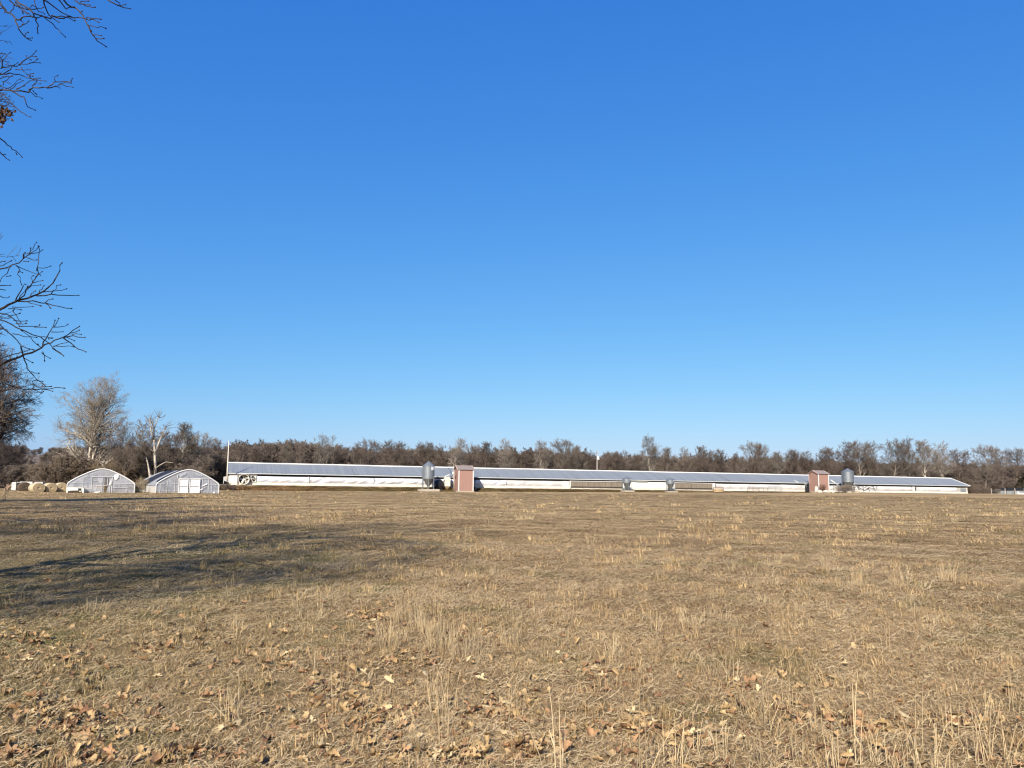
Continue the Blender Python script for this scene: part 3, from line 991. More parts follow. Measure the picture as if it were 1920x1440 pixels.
# ------------------------------------------------------------------ pink sheds
def shed(loc, label, w=3.2, dp=3.5, h=4.65, rise=.72):
    e = empty('pink_shed', loc, HA)
    M_PINK = mat('pink_lap_siding', (0.385, 0.228, 0.184), .75, var=.05, scale=.8)
    MB().box((0, dp / 2, -.2), (w + .5, dp + .5, .42)).build('slab', M_CONC, e)
    # front wall of vertical siding panels; side walls
    n = 4
    for i in range(n):
        c = -w / 2 + w * (i + .5) / n
        MB().box((c, 0, h / 2), (w / n - .012, .08, h)).build('siding_panel', M_PINK, e)
    for i in range(3):
        c = dp * (i + .5) / 3
        for sx in (-1, 1):
            MB().box((sx * (w / 2 - .01), c, h / 2), (.08, dp / 3 - .012, h)).build('siding_panel', M_PINK, e)
    MB().box((0, dp, h / 2), (w, .08, h)).build('back_wall', M_PINK, e)
    for sx in (-1, 1):
        x_ = sx * (w / 2 - .01)
        MB().add([(x_ - .05, 0, h - .01), (x_ - .05, dp, h - .01), (x_ - .05, dp / 2, h + rise - .05), (x_ + .05, 0, h - .01), (x_ + .05, dp, h - .01), (x_ + .05, dp / 2, h + rise - .05)],
                 [(0, 1, 2), (5, 4, 3), (0, 3, 4, 1), (1, 4, 5, 2), (2, 5, 3, 0)]).build('gable', M_PINK, e)
    oh = .3
    k = rise / (dp / 2)
    rf = MB()
    for sy in (0, 1):
        y0 = -oh if sy == 0 else dp + oh
        za = h - oh * k
        rf.add([(-w / 2 - oh, y0, za), (w / 2 + oh, y0, za), (w / 2 + oh, dp / 2, h + rise), (-w / 2 - oh, dp / 2, h + rise),
                (-w / 2 - oh, y0, za + .07), (w / 2 + oh, y0, za + .07), (w / 2 + oh, dp / 2, h + rise + .07), (-w / 2 - oh, dp / 2, h + rise + .07)],
               [(0, 3, 2, 1), (4, 5, 6, 7), (0, 1, 5, 4), (1, 2, 6, 5), (3, 0, 4, 7)])
    r_ = rf.build('roof', mat('brownish_shingle', (.30, .25, .235), .85, var=.12, scale=4), e)
    MB().box((0, dp / 2, h + rise + .10), (w + 2 * oh + .04, .26, .05)).build('ridge_cap', mat('pinkish_trim', (.66, .50, .44), .7), r_)
    for sx in (-1, 1):
        MB().box((sx * (w / 2 + .01), -.035, h / 2), (.20, .16, h)).build('corner_trim', M_WHITE, e)
        MB().tube([(sx * (w / 2 + oh + .02), -oh, h - oh * k + .03), (sx * (w / 2 + oh + .02), dp / 2, h + rise + .04), (sx * (w / 2 + oh + .02), dp + oh, h - oh * k + .03)], .07, 4).build('rake_trim', MATS['pinkish_trim'], e)
    MB().box((-w / 2 - .0, dp - .05, h / 2), (.14, .16, h)).build('corner_trim', MATS['pinkish_trim'], e)
    return tag(e, label, 'shed', 'tall pink sheds')


s1 = shed(on_line(873.5, 11.6, 920.5), 'tall narrow pink shed standing right of the feed bin on tall legs')
s2 = shed(on_line(1544.5, 11.6, 922), 'tall pink shed with pale rubble heaped at its foot')

# ------------------------------------------------------------------ things along the house
def tube_thing(name, pts, r, m, label, cat, n=8, smooth_=True):
    o = MB().tube(pts, r, n).build(name, m, None, smooth_)
    return tag(o, label, cat)


def L(px, py, v):
    x, y = line_at(px, v)
    return at(px, py, y)


# thin leaning pole by the near end
tube_thing('pole', [L(425.8, 903, 9), L(426.5, 880, 9), L(428, 850, 9), L(429, 826, 9)], [.16, .14, .11, .06],
           mat('bleached_pole', (.74, .68, .60), .8, var=.1, scale=1), 'tall thin white pole leaning beside the near end of the house', 'pole')
# utility pole behind the roof
p0, p1 = L(1119.3, 925, -14), L(1120.5, 845, -14)
up_ = empty('utility_pole', (p0.x, p0.y, gz(p0.x, p0.y)))
zt = p1.z - up_.location.z
MB().tube([(0, 0, -.3), (.05, 0, zt / 2), (.12, 0, zt)], [.17, .14, .11], 8).build('pole', mat('grey_pole', (.50, .45, .40), .9, var=.15), up_)
MB().lathe([(.02, 0), (.3, 0), (.32, .06), (.32, .95), (.28, 1.02), (.02, 1.05)], 14, (.38, -.2, zt * .76)).build('transformer', mat('light_transformer', (.75, .75, .74), .4), up_, True)
MB().box((.2, -.1, zt * .79), (.5, .12, .12)).build('bracket', M_STEEL, up_)
tag(up_, 'grey utility pole with a transformer can behind the metal roof', 'pole')

# black round tank behind the bin legs
c = L(822, 918, 8.6)
tk = empty('round_tank', c, HA)
V = []
MB().lathe([(.02, -.75), (.95, -.75), (1.08, -.6), (1.08, .6), (.95, .75), (.02, .75)], 26).build('drum', M_BLACK, tk, True)
d_ = tk.children[0]; d_.rotation_euler = (R(82), 0, R(35)); d_.location = (0, 0, 1.05)
MB().box((0, .2, -.15), (1.6, 1.0, .5)).build('cradle', M_STEEL, tk)
tag(tk, 'black round tank lying behind the legs of the large feed bin', 'tank')
# auger tube from the bin to the white hopper
tube_thing('auger_tube', [L(810, 914, 9.4), L(835, 900, 8.6), L(848, 893, 7.6)], .09, M_GALV, 'thin grey auger pipe rising from the large feed bin to the wall', 'pipe')
tube_thing('downspout_pipe', [L(840, 877, 3.6), L(851.5, 893, 6.8)], .08, M_GALV, 'thin grey pipe running down the roof left of the narrow pink shed', 'pipe')
hp = empty('intake_hopper', L(838, 912, 8.2), HA)
MB().box((0, 0, 1.0), (1.25, .9, 1.9)).build('box', M_CREAM, hp)
MB().box((-.1, 0, 2.32), (1.2, .8, .14), (0, R(-24), 0)).build('lid', M_WHITE, hp)
MB().add([(-.62, -.45, .04), (.62, -.45, .04), (.62, .45, .04), (-.62, .45, .04), (-.2, -.15, -.5), (.2, -.15, -.5), (.2, .15, -.5), (-.2, .15, -.5)],
         [(0, 1, 5, 4), (1, 2, 6, 5), (2, 3, 7, 6), (3, 0, 4, 7), (4, 5, 6, 7)]).build('funnel', mat('tan_metal', (.42, .33, .2), .7), hp)
MB().box((-.1, 0, 2.1), (.12, .12, .6), (0, R(30), 0)).build('lid_stay', M_WHITE, hp)
tag(hp, 'white box hopper with a raised lid against the curtain wall', 'hopper')
# small dead sapling left of the shed
sd = empty('dead_sapling', L(851.2, 921, 10.6))
so = sd.location.copy()
bb = MB()
for pts, ra, rb in (([(851.2, 921), (851, 900), (850.8, 885), (850.6, 870)], .10, .06), ([(850.6, 872), (846, 864), (840, 858.5)], .05, .025),
                    ([(850.6, 870), (852.5, 864), (853.8, 860)], .05, .025), ([(850.8, 871), (846, 868), (841, 869.5)], .07, .03), ([(851, 888), (853, 885), (855, 884)], .04, .02)):
    bb.tube([L(q[0], q[1], 10.6) - so for q in pts], [ra + (rb - ra) * i / (len(pts) - 1) for i in range(len(pts))], 6)
bb.build('trunk', MATS['weathered_snag'], sd, True)
ins = MB().box(L(850, 886.5, 10.4) - so, (.4, .3, .42)).build('nest_box', M_WHITE, sd)
tag(sd, 'thin dead forked sapling against the left side of the narrow pink shed', 'tree')
# dark barrel at right foot of shed 1
o = MB().lathe([(.02, 0), (.36, 0), (.38, .3), (.36, .6), (.38, .95), (.02, .95)], 16).build('barrel', M_BLACK, None, True)
o.location = L(889.5, 920.5, 10.6); tag(o, 'dark barrel standing at the right foot of the narrow pink shed', 'barrel')
# white pipes on the second shed
tube_thing('white_pipe', [L(1557.5, 900, 11.2), L(1577, 913.5, 11.2)], .13, M_WHITE, 'slanting white pipe from the rubble-side pink shed down to the right bin', 'pipe')
tube_thing('gutter_pipe', [L(1487, 899.5, 4.0), L(1497, 905, 6.6)], .10, M_WHITE, 'short white pipe on the roof left of the rubble-side pink shed', 'pipe')
db = empty('dark_cabinet', L(1513.8, 922.5, 9.5), HA)
MB().box((0, 0, 1.1), (.75, .8, 2.3)).build('body', M_BLACK, db)
MB().box((-.3, -.1, 2.0), (1.0, .5, .1), (0, R(12), 0)).build('awning', M_WHITE, db)
MB().tube([(-.75, -.1, 1.95), (-.2, -.2, 1.0)], .03, 5).build('brace', M_WHITE, db)
tag(db, 'dark upright cabinet with a white awning left of the rubble-side pink shed', 'cabinet')
ca = empty('crate_stand', L(1566, 923, 10.2), HA)
for i in range(5):
    MB().box((0, -.5, .2 + i * .33), (1.8, .06, .2)).build('slat', mat('grey_boards', (.42, .40, .37), .9, var=.25), ca)
for sx in (-.85, .85):
    MB().box((sx, -.42, .9), (.1, .1, 1.85)).build('post', MATS['grey_boards'], ca)
tag(ca, 'grey slatted crate between the pink shed and the right bin', 'crate')


def rock(loc, s, seed, label):
    rg = random.Random(seed)
    V = []; F = []
    nu, nv_ = 10, 6
    for j in range(nv_ + 1):
        for i in range(nu):
            a = 2 * math.pi * i / nu; b_ = math.pi * j / nv_
            d = Vector((math.sin(b_) * math.cos(a), math.sin(b_) * math.sin(a), math.cos(b_)))
            k = 1 + .35 * noise.noise(d * 1.6 + Vector((seed * 3.3, 0, 0)))
            V.append((d.x * k * s[0], d.y * k * s[1], d.z * k * s[2]))
    for j in range(nv_):
        for i in range(nu):
            i2 = (i + 1) % nu
            F.append((j * nu + i, (j + 1) * nu + i, (j + 1) * nu + i2, j * nu + i2))
    o = MB().add(V, F).build('rubble_block', mat('pale_rubble', (.72, .66, .56), .95, var=.15, scale=2, bump=.4), None)
    o.location = loc
    return tag(o, label, 'rubble', 'pale rubble at the foot of the pink shed')


for i, (px, py, s, lb) in enumerate(((1530.5, 921.5, (.45, .4, .55), 'upright pale rubble block on the left of the heap by the pink shed'),
                                     (1537, 923.5, (.75, .5, .4), 'low pale rubble block in front of the pink shed trim'),
                                     (1548, 923, (.8, .5, .4), 'widest pale rubble block below the pink shed front'),
                                     (1562, 923.5, (.5, .4, .3), 'small pale rubble block right of the pink shed'),
                                     (1531, 917, (.4, .35, .5), 'grey white rubble piece on top of the heap by the pink shed'))):
    rock(L(px, py, 13.2) + Vector((0, 0, s[2] * .5)), s, i + 1, lb)


def brush(name, px, py, v, h, label, key='shrub_a', tc=TW_TAN, rz=0, sxy=1.2, D=None):
    if D:
        x, y = at(px, 905, D).x, D; loc = Vector((x, y, gz(x, y)))
    else:
        loc = L(px, py, v)
    return place_tree(name, PROTO[key], loc, h / 5, rz, BR, tc, label, 'shrub', 'dry brush along the long house', sxy)


brush('dry_brush', 1543, 922, 12.9, 1.7, 'rust brown brush growing among the pale rubble', 'shrub_a', (.26, .15, .11), .4)
brush('dry_brush', 1583, 922, 13.4, 1.9, 'tan brush around the left legs of the right bin', 'shrub_b', (.34, .27, .2), 1.4)
brush('dry_brush', 1598, 922, 13.4, 1.6, 'tan brush in front of the right legs of the right bin', 'shrub_a', (.34, .27, .21), 2.4)
brush('dry_brush', 1573, 922, 13.2, 1.3, 'low brush between the rubble and the right bin', 'shrub_b', (.30, .24, .18), 3.1)
brush('dry_brush', 424, 921, 10.4, 1.5, 'dark brush on the bank below the tall thin pole', 'shrub_a', (.17, .14, .125), .9)
brush('dry_brush', 436, 921, 10.2, 1.3, 'dark brush on the bank below the end door', 'shrub_b', (.19, .15, .125), 2.2)
brush('dry_brush', 450, 920, 10.4, 1.0, 'reddish brush on the bank below the round fan', 'shrub_b', (.28, .17, .10), 4.1)
brush('dry_brush', 1850, 926, 4, 1.8, 'brown brush beyond the right end of the house', 'shrub_a', (.22, .17, .14), 1.1)
brush('dry_brush', 1832, 926, 0, 2.0, 'brown brush touching the right end of the house', 'shrub_b', (.22, .17, .14), 3.1)
brush('dry_brush', 1872, 926, 3, 1.6, 'tan brush left of the black fence cover', 'shrub_b', (.30, .25, .2), 5.1)
brush('dry_brush', 258, 920, 0, 1.6, 'tall straw brush between the two greenhouses', 'shrub_b', (.42, .33, .2), 0.6, 1.0, D=112)
brush('dry_brush', 268, 920, 0, 1.9, 'straw brush along the left side of the right greenhouse', 'shrub_a', (.42, .33, .2), 1.6, 1.1, D=117)
brush('dry_brush', 246, 920, 0, 1.2, 'low straw brush at the right foot of the torn greenhouse', 'shrub_b', (.40, .31, .19), 2.6, 1.0, D=109)

# wrecked implement right of the second bin
wr = empty('harrow_frame', L(1625, 922, 11.5), HA)
rg = random.Random(17)
bars = [((-4, 0, 1.1), (-1.6, .1, 1.5)), ((-1.6, .1, 1.5), (.2, 0, .9)), ((.2, 0, .9), (2.4, .1, 1.45)), ((2.4, .1, 1.45), (3.0, 0, .1)), ((-2.6, .3, 1.2), (-.4, .2, .3)),
        ((-.4, .2, .3), (1.4, .2, 1.2)), ((-4, 0, 1.1), (-4.4, 0, .1)), ((-1.0, .2, 1.2), (-.9, .2, 0)), ((.9, .1, 1.1), (1.0, .1, 0)), ((-3.0, .1, 1.3), (-2.0, .4, .5)), ((1.2, 0, .8), (2.6, .1, .9)), ((-.2, .1, 1.4), (1.6, .1, 1.6))]
for p, q in bars:
    MB().tube([p, ((p[0] + q[0]) / 2 + rg.uniform(-.1, .1), (p[1] + q[1]) / 2, (p[2] + q[2]) / 2 + rg.uniform(-.1, .1)), q], .085, 5).build('bar', mat('dark_old_iron', (.07, .068, .07), .7, metal=.3), wr)
tag(wr, 'tangled dark old farm implement right of the right bin', 'implement')

# round feeder, gates
fd = empty('round_feeder', L(1347, 922, 12), HA)
rg = random.Random(2)
for z_ in (.25, .62, 1.0):
    pts = [(1.35 * math.cos(a), .9 * math.sin(a), z_) for a in np.linspace(0, 2 * math.pi, 25)]
    MB().tube(pts, .05 if z_ < 1 else .07, 5, False).build('ring', mat('rusty_pipe', (.30, .17, .09), .8, var=.3), fd)
for k in range(10):
    a = 2 * math.pi * k / 10
    MB().tube([(1.35 * math.cos(a), .9 * math.sin(a), -.1), (1.35 * math.cos(a), .9 * math.sin(a), 1.0)], .035, 5).build('upright', MATS['rusty_pipe'], fd)
V = [(1.33 * math.cos(a), .88 * math.sin(a), z_) for z_ in (0, .55) for a in np.linspace(0, 2 * math.pi, 24, endpoint=False)]
MB().add(V, [(i, (i + 1) % 24, 24 + (i + 1) % 24, 24 + i) for i in range(24)]).build('skirt', mat('tan_feeder_skirt', (.62, .47, .27), .8, var=.2), fd)
tag(fd, 'rusty round hay feeder on the grass by the shorter brown pads', 'hay feeder')


def gate(px0, px1, h, label, m, v=10.5, rails=5):
    a = L(px0, 922.5, v); b_ = L(px1, 923, v)
    e = empty('pipe_gate', a)
    d = b_ - a; n = 2
    for i in range(rails):
        z_ = .2 + (h - .2) * i / (rails - 1)
        MB().tube([(0, 0, z_), (d.x, d.y, d.z + z_)], .045, 5).build('rail', m, e)
    for t in (0, .5, 1):
        MB().tube([(d.x * t, d.y * t, d.z * t - .1), (d.x * t, d.y * t, d.z * t + h + .03)], .05, 5).build('upright', m, e)
    return tag(e, label, 'gate', 'metal gates leaning along the wall')


gate(1402, 1422, 1.25, 'brown pipe gate along the white wall right of the hay feeder', mat('brown_iron', (.16, .12, .11), .7, var=.2))
gate(1423.5, 1439, 1.1, 'short dark pipe gate in the middle of the three along the white wall', MATS['brown_iron'], rails=4)
gate(1441, 1466, 1.35, 'light grey pipe gate farthest right of the three along the white wall', M_STEEL)

# fence and black cover at the right edge
fx = [(1859, 13), (1885, 13), (1903.5, 12), (1921, 12)]
fe = empty('cattle_fence', L(1859, 927, 3))
f0 = fe.location.copy()
for px, hh in fx:
    p = L(px, 928, 3) - f0
    MB().tube([p + Vector((0, 0, -.3)), p + Vector((.02, 0, 2.0))], .11, 6).build('post', mat('grey_post', (.48, .43, .37), .9, var=.2), fe)
for z_ in (.5, .95, 1.4):
    MB().tube([L(1859, 928, 3) - f0 + Vector((0, 0, z_)), L(1960, 928.5, 3) - f0 + Vector((0, 0, z_))], .03, 4).build('rail', M_STEEL, fe)
tag(fe, 'post and pipe fence at the right edge of the field', 'fence')
cv = empty('covered_windbreak', L(1872, 927, 1.5))
f0 = cv.location.copy()
for a, b_ in ((1872, 1888), (1889, 1902), (1905, 1935)):
    p, q = L(a, 927, 1.5) - f0, L(b_, 927, 1.5) - f0
    d = q - p
    nn = max(2, int(d.length / 1.2))
    for i in range(nn):
        m0 = p + d * ((i + .5) / nn)
        MB().box(m0 + Vector((0, .05 * (i % 2), 1.55)), (d.length / nn - .03, .06, .85), (0, 0, math.atan2(d.y, d.x))).build('black_sheet', M_BLACK, cv)
        MB().box(m0 + Vector((0, .2, .55)), (d.length / nn - .03, .06, 1.1), (0, 0, math.atan2(d.y, d.x))).build('grey_sheet', mat('grey_sheet_metal', (.42, .44, .42), .6, metal=.2, var=.15), cv)
tag(cv, 'low windbreak of grey sheets topped by black sheets at the right edge', 'windbreak')
o = MB().box((0, 0, .35), (4.6, .5, .7)).box((-2.0, 0, .9), (.5, .4, .35), (0, R(25), 0)).build('white_trough', M_WHITE, None)
o.location = L(1918, 928.5, 6.5); o.rotation_euler = (0, 0, HA); tag(o, 'long white trough in front of the fence at the right edge', 'trough')


# ------------------------------------------------------------------ greenhouses
PROFILE = [(1.0, 0.0), (1.0, .33), (.965, .42), (.894, .49), (.80, .57), (.708, .644), (.55, .755), (.385, .862), (.2, .958), (.1, .989), (.0, 1.0)]


def arch(Wd, Ht):
    r_ = [(x_ * Wd / 2, z_ * Ht) for x_, z_ in PROFILE]
    return [(-x_, z_) for x_, z_ in r_] + [(x_, z_) for x_, z_ in reversed(r_[:-1])]


M_FILM = mat('greenhouse_film', (0.76, 0.79, 0.86), .3, var=.05, scale=.9, trans=.52, spec=.5)
M_FILMR = mat('greenhouse_roof_film', (0.80, 0.83, 0.90), .22, var=.04, scale=.7, trans=.26, spec=.6)
M_FRAME = mat('white_frame_pipe', (.74, .74, .75), .45, var=.04)
M_SHEET = mat('white_plastic_door', (.86, .86, .85), .45, var=.04, scale=2)


def arch_z(x_, Wd, Ht):
    xs = [p[0] for p in PROFILE[::-1]]; zs = [p[1] for p in PROFILE[::-1]]
    return float(np.interp(abs(x_) / (Wd / 2), xs, zs)) * Ht


def greenhouse(loc, rz, Wd, Ht, Ln, label, door):
    e = empty('greenhouse', loc, rz)
    A = arch(Wd, Ht)
    nh = 9
    for i in range(nh):
        y_ = Ln * i / (nh - 1)
        MB().tube([(p[0], y_, p[1]) for p in A], .06 if i in (0,) else .04, 6, False).build('hoop', M_FRAME, e)
    V = []; F = []
    k = len(A)
    for i in range(nh * 2 - 1):
        y_ = Ln * i / (nh * 2 - 2)
        sg = .02 if i % 2 == 0 else -.03
        for p in A:
            V.append((p[0] * (1 + sg / 4), y_, p[1] + (sg if p[1] > 1 else 0)))
    for i in range(nh * 2 - 2):
        for j in range(k - 1):
            F.append((i * k + j, i * k + j + 1, (i + 1) * k + j + 1, (i + 1) * k + j))
    MB().add(V, F).build('roof_film', M_FILMR, e, True)
    # pleated white edge where the film is battened to the first hoop
    MB().tube([(p[0] * 1.004, -.02, p[1] + .03) for p in A[1:-1]], .075, 6, False).build('film_edge', M_SHEET, e)
    # end walls of film, triangulated in strips with slight ripples
    for y_, nm in ((.0, 'f'), (Ln, 'b')):
        V = []; F = []
        n = 28; m_ = 6
        for i in range(n + 1):
            x_ = -Wd / 2 * .995 + Wd * .995 * i / n
            top = arch_z(x_, Wd, Ht) - .02
            for j in range(m_ + 1):
                V.append((x_, y_ + .05 + .05 * noise.noise(Vector((x_ * 1.6, j * .7, rz * 9 + y_))), top * j / m_))
        for i in range(n):
            xm = -Wd / 2 + Wd * (i + .5) / n
            for j in range(m_):
                if nm == 'f' and door[0] < xm < door[1] and top and arch_z(xm, Wd, Ht) * (j + .5) / m_ < door[2]:
                    continue
                a = i * (m_ + 1) + j
                F.append((a, a + m_ + 1, a + m_ + 2, a + 1))
        MB().add(V, F).build('end_film', M_FILM, e, True)
    return e, A


def bar(e, x0, z0, x1, z1, r=.05, y_=-.02, nm='rail', m=None):
    return MB().tube([(x0, y_, z0), (x1, y_, z1)], r * .58, 4).build(nm, m or M_FRAME, e)


def frame_from_px(x0, y0):
    return None


# left, torn greenhouse
D1 = 106.0
cx = at(191, 905, D1).x
g1w = 8.15
e1, A1 = greenhouse((cx, D1, gz(cx, D1)), R(27.5), g1w, 3.22, 22.0, '', (0.2, 0.9, 2.0))
tag(e1, 'torn clear plastic hoop greenhouse beside the round hay bales', 'greenhouse', 'hoop greenhouses')
S1 = g1w / 2 / 803.0


def q1(zx, zy):                                  # from the enlarged photograph of the end wall to metres on it
    return (zx - 902) * S1, (722 - zy) * 3.22 / 592


def bar1(a, b_, r=.045, nm='rail'):
    p, q = q1(*a), q1(*b_)
    return bar(e1, p[0], p[1], q[0], q[1], r, -.03, nm)


for a, b_, r_ in (((140, 485), (640, 485), .05), ((1170, 485), (1690, 490), .06), ((665, 325), (1160, 325), .075), ((665, 325), (665, 715), .05), ((480, 620), (650, 620), .05),
                  ((680, 535), (905, 545), .055), ((915, 340), (915, 715), .045), ((1150, 330), (1150, 715), .06), ((1165, 595), (1520, 595), .055), ((1520, 595), (1520, 700), .04),
                  ((1345, 300), (1345, 560), .03), ((780, 540), (780, 700), .035), ((460, 320), (460, 600), .03), ((1035, 350), (1040, 540), .05), ((930, 550), (1040, 530), .06), ((1105, 560), (1105, 715), .07),
                  ((1160, 325), (1225, 255), .075), ((340, 370), (470, 372), .03), ((820, 400), (890, 510), .035), ((480, 330), (660, 330), .03), ((710, 430), (780, 430), .06)):
    bar1(a, b_, r_, 'rail' if abs(a[0] - b_[0]) > 30 else 'stud')
p, q = q1(585, 250), q1(575, 600)
MB().box(((p[0] + q[0]) / 2, .35, (p[1] + q[1]) / 2), (.2, .12, abs(p[1] - q[1]))).build('blue_post', mat('slate_blue_pipe', (.10, .12, .24), .6), e1)


def flap(pts, name, m, parent, bulge=.12, y0=-.08):
    V = []; F = []
    n = len(pts)
    c = Vector((sum(p[0] for p in pts) / n, y0 - bulge, sum(p[1] for p in pts) / n))
    V = [c] + [Vector((p[0], y0 + (.04 if i % 2 else -.04), p[1])) for i, p in enumerate(pts)]
    F = [(0, 1 + i, 1 + (i + 1) % n) for i in range(n)]
    return MB().add(V, F).build(name, m, parent, True)


flap([q1(*p) for p in ((1215, 245), (1300, 265), (1290, 340), (1250, 405), (1200, 395), (1180, 300))], 'torn_flap', M_SHEET, e1)
flap([q1(*p) for p in ((1115, 370), (1145, 420), (1140, 500), (1110, 545), (1065, 530), (1085, 470), (1105, 440))], 'torn_flap', M_SHEET, e1, .2)
flap([q1(*p) for p in ((790, 350), (900, 345), (905, 500), (860, 470))], 'torn_flap', M_FILM, e1, .05)
flap([q1(*p) for p in ((730, 718), (770, 695), (840, 690), (885, 670), (880, 718))], 'torn_flap', M_SHEET, e1, .25)
flap([q1(*p) for p in ((1050, 550), (1100, 560), (1095, 718), (1030, 718))], 'torn_flap', M_FILM, e1, .1)
p = q1(980, 630)
MB().box((p[0], .9, p[1] - .02), (.75, .5, .9)).build('bench', mat('brown_crate', (.30, .23, .15), .9, var=.2), e1)

# right greenhouse
D2 = 110.0
cx = at(353.5, 905, D2).x
g2w = 8.3
e2, A2 = greenhouse((cx, D2, gz(cx, D2)), R(31.5), g2w, 3.28, 23.0, '', (-1.2, 1.45, 2.0))
tag(e2, 'intact hoop greenhouse with white double doors and dark strips on its roof', 'greenhouse', 'hoop greenhouses')
S2 = g2w / 2 / 703.0


def q2(zx, zy):
    return (zx - 1067) * S2, (692 - zy) * 3.28 / 552


def bar2(a, b_, r=.045):
    p, q = q2(*a), q2(*b_)
    return bar(e2, p[0], p[1], q[0], q[1], r, -.03, 'rail' if abs(a[0] - b_[0]) > 30 else 'stud')


for a, b_, r_ in (((390, 470), (540, 472), .05), ((700, 470), (840, 470), .045), ((680, 342), (850, 342), .045), ((1335, 345), (1600, 350), .05), ((1530, 480), (1760, 480), .05), ((450, 475), (450, 690), .04),
                  ((600, 410), (600, 690), .04), ((765, 345), (765, 690), .04), ((1385, 350), (1385, 690), .04), ((1525, 350), (1525, 690), .05), ((1680, 480), (1680, 690), .04), ((1330, 350), (1330, 690), .05),
                  ((845, 345), (845, 690), .05), ((1330, 545), (1520, 440), .05), ((1330, 610), (1510, 520), .035), ((850, 345), (1330, 345), .06), ((1600, 500), (1600, 690), .025), ((820, 260), (820, 340), .07)):
    bar2(a, b_, r_)
for a, b_ in (((852, 355), (1062, 690)), ((1085, 350), (1328, 690))):
    p, q = q2(*a), q2(*b_)
    d_ = MB()
    V = []; F = []
    for i in range(7):
        for j in range(7):
            V.append((p[0] + (q[0] - p[0]) * i / 6, -.10 + .03 * noise.noise(Vector((i * 1.3 + p[0], j * .9, 3))), p[1] + (q[1] - p[1]) * j / 6))
    F = [(i * 7 + j, i * 7 + j + 1, (i + 1) * 7 + j + 1, (i + 1) * 7 + j) for i in range(6) for j in range(6)]
    dd = MB().add(V, F).build('door', M_SHEET, e2, True)
    w_ = q[0] - p[0]
    for (x0, z0, x1, z1) in ((p[0], p[1], q[0], p[1]), (p[0], (p[1] + q[1]) / 2, q[0], (p[1] + q[1]) / 2), (p[0], q[1] + .05, q[0], q[1] + .05), (p[0] + .04, p[1], p[0] + .04, q[1]), (q[0] - .04, p[1], q[0] - .04, q[1])):
        MB().tube([(x0, -.15, z0), (x1, -.15, z1)], .045, 4).build('door_frame', M_SHEET, dd)
flap([q2(*p) for p in ((1320, 600), (1390, 575), (1395, 600), (1350, 625))], 'torn_flap', M_SHEET, e2, .1)
flap([q2(*p) for p in ((1630, 690), (1640, 665), (1680, 655), (1700, 690))], 'torn_flap', M_SHEET, e2, .2)
flap([q2(*p) for p in ((1370, 510), (1470, 455), (1500, 470), (1400, 530))], 'torn_flap', M_SHEET, e2, .05)
# wrinkled loose film below the peak
for k_, pts in enumerate((((860, 260), (1000, 185), (1010, 240), (940, 300), (870, 320)), ((1180, 200), (1330, 230), (1390, 275), (1280, 300), (1210, 250)), ((930, 325), (1040, 318), (1050, 342), (930, 344)))):
    flap([q2(*p) for p in pts], 'loose_film', M_FILM, e2, .12)
# dark strips of shade cloth over the left roof slope, white roll-up side
for y0, y1, s0, s1 in ((.9, 3.0, .46, .985), (8.5, 17.5, .40, .985)):
    V = []; F = []
    idx = [p for p in A2 if p[0] <= 0.01 and s0 * 3.5 < p[1] <= s1 * 3.5]
    xs = np.linspace(g2w / 2 * np.interp(s0, [p[1] for p in PROFILE], [p[0] for p in PROFILE]), g2w / 2 * np.interp(s1, [p[1] for p in PROFILE], [p[0] for p in PROFILE]), 9)
    for x_ in xs:
        for y_ in (y0, y1):
            V.append((-x_ - .08, y_, arch_z(x_, g2w, 3.28) + .11))
    F = [(2 * i, 2 * i + 2, 2 * i + 3, 2 * i + 1) for i in range(8)]
    MB().add(V, F).build('shade_strip', mat('black_shade_cloth', (.025, .027, .035), .6), e2)
MB().box((-g2w / 2 - .05, 11.5, .50), (.06, 22.8, .95)).build('side_curtain', mat('dull_side_plastic', (.60, .58, .54), .7, var=.12, scale=1), e2)
MB().tube([(-g2w / 2 - .08, .1, 1.02), (-g2w / 2 - .08, 22.9, 1.0)], .05, 6).build('roll_bar', M_STEEL, e2)
# low white carrier in front of the torn greenhouse
D = 103.5
p = at(140, 926, D); p.z = gz(p.x, p.y)
lc = empty('white_carrier', p, R(20))
k_ = D / FPX
b = MB()
prof = [(-14, 0), (-14.5, 4), (-13, 9), (-12, 10.5), (13, 10), (14.5, 8.5), (14.5, 0), (12, 0), (12, 4), (9, 5), (-8, 4.6), (-11.5, 3), (-12, 0)]
V = [(q[0] * k_, y_, q[1] * k_) for y_ in (0, 1.1) for q in prof]
n = len(prof)
F = [tuple(range(n)), tuple(range(2 * n - 1, n - 1, -1))] + [(i, i + n, (i + 1) % n + n, (i + 1) % n) for i in range(n)]
MB().add(V, F).build('shell', mat('off_white_enamel', (.80, .78, .70), .4, var=.05), lc)
MB().box((7.6 * k_, -.02, 7.0 * k_), (5.2 * k_, .06, 3.6 * k_)).build('hatch', M_BLACK, lc)
MB().box((9 * k_, -.04, 3.4 * k_), (4 * k_, .1, 1.2 * k_)).build('step', MATS['off_white_enamel'], lc)
tag(lc, 'low off white metal carrier with a dark hatch before the torn greenhouse', 'carrier')


# ------------------------------------------------------------------ hay bales and the pile beyond
M_HAY = mat('hay_side', (0.62, 0.53, 0.36), .95, c2=(0.46, 0.38, 0.24), scale=5, stretch=(1, 1, 6), bump=.5, bscale=12)
M_HAYF = mat('hay_face', (0.58, 0.45, 0.28), .95, c2=(0.40, 0.30, 0.17), scale=7, bump=.6, bscale=14)
M_OLDHAY = mat('weathered_hay', (0.14, 0.10, 0.062), .95, c2=(0.075, 0.055, 0.038), scale=4, bump=.5, bscale=10)


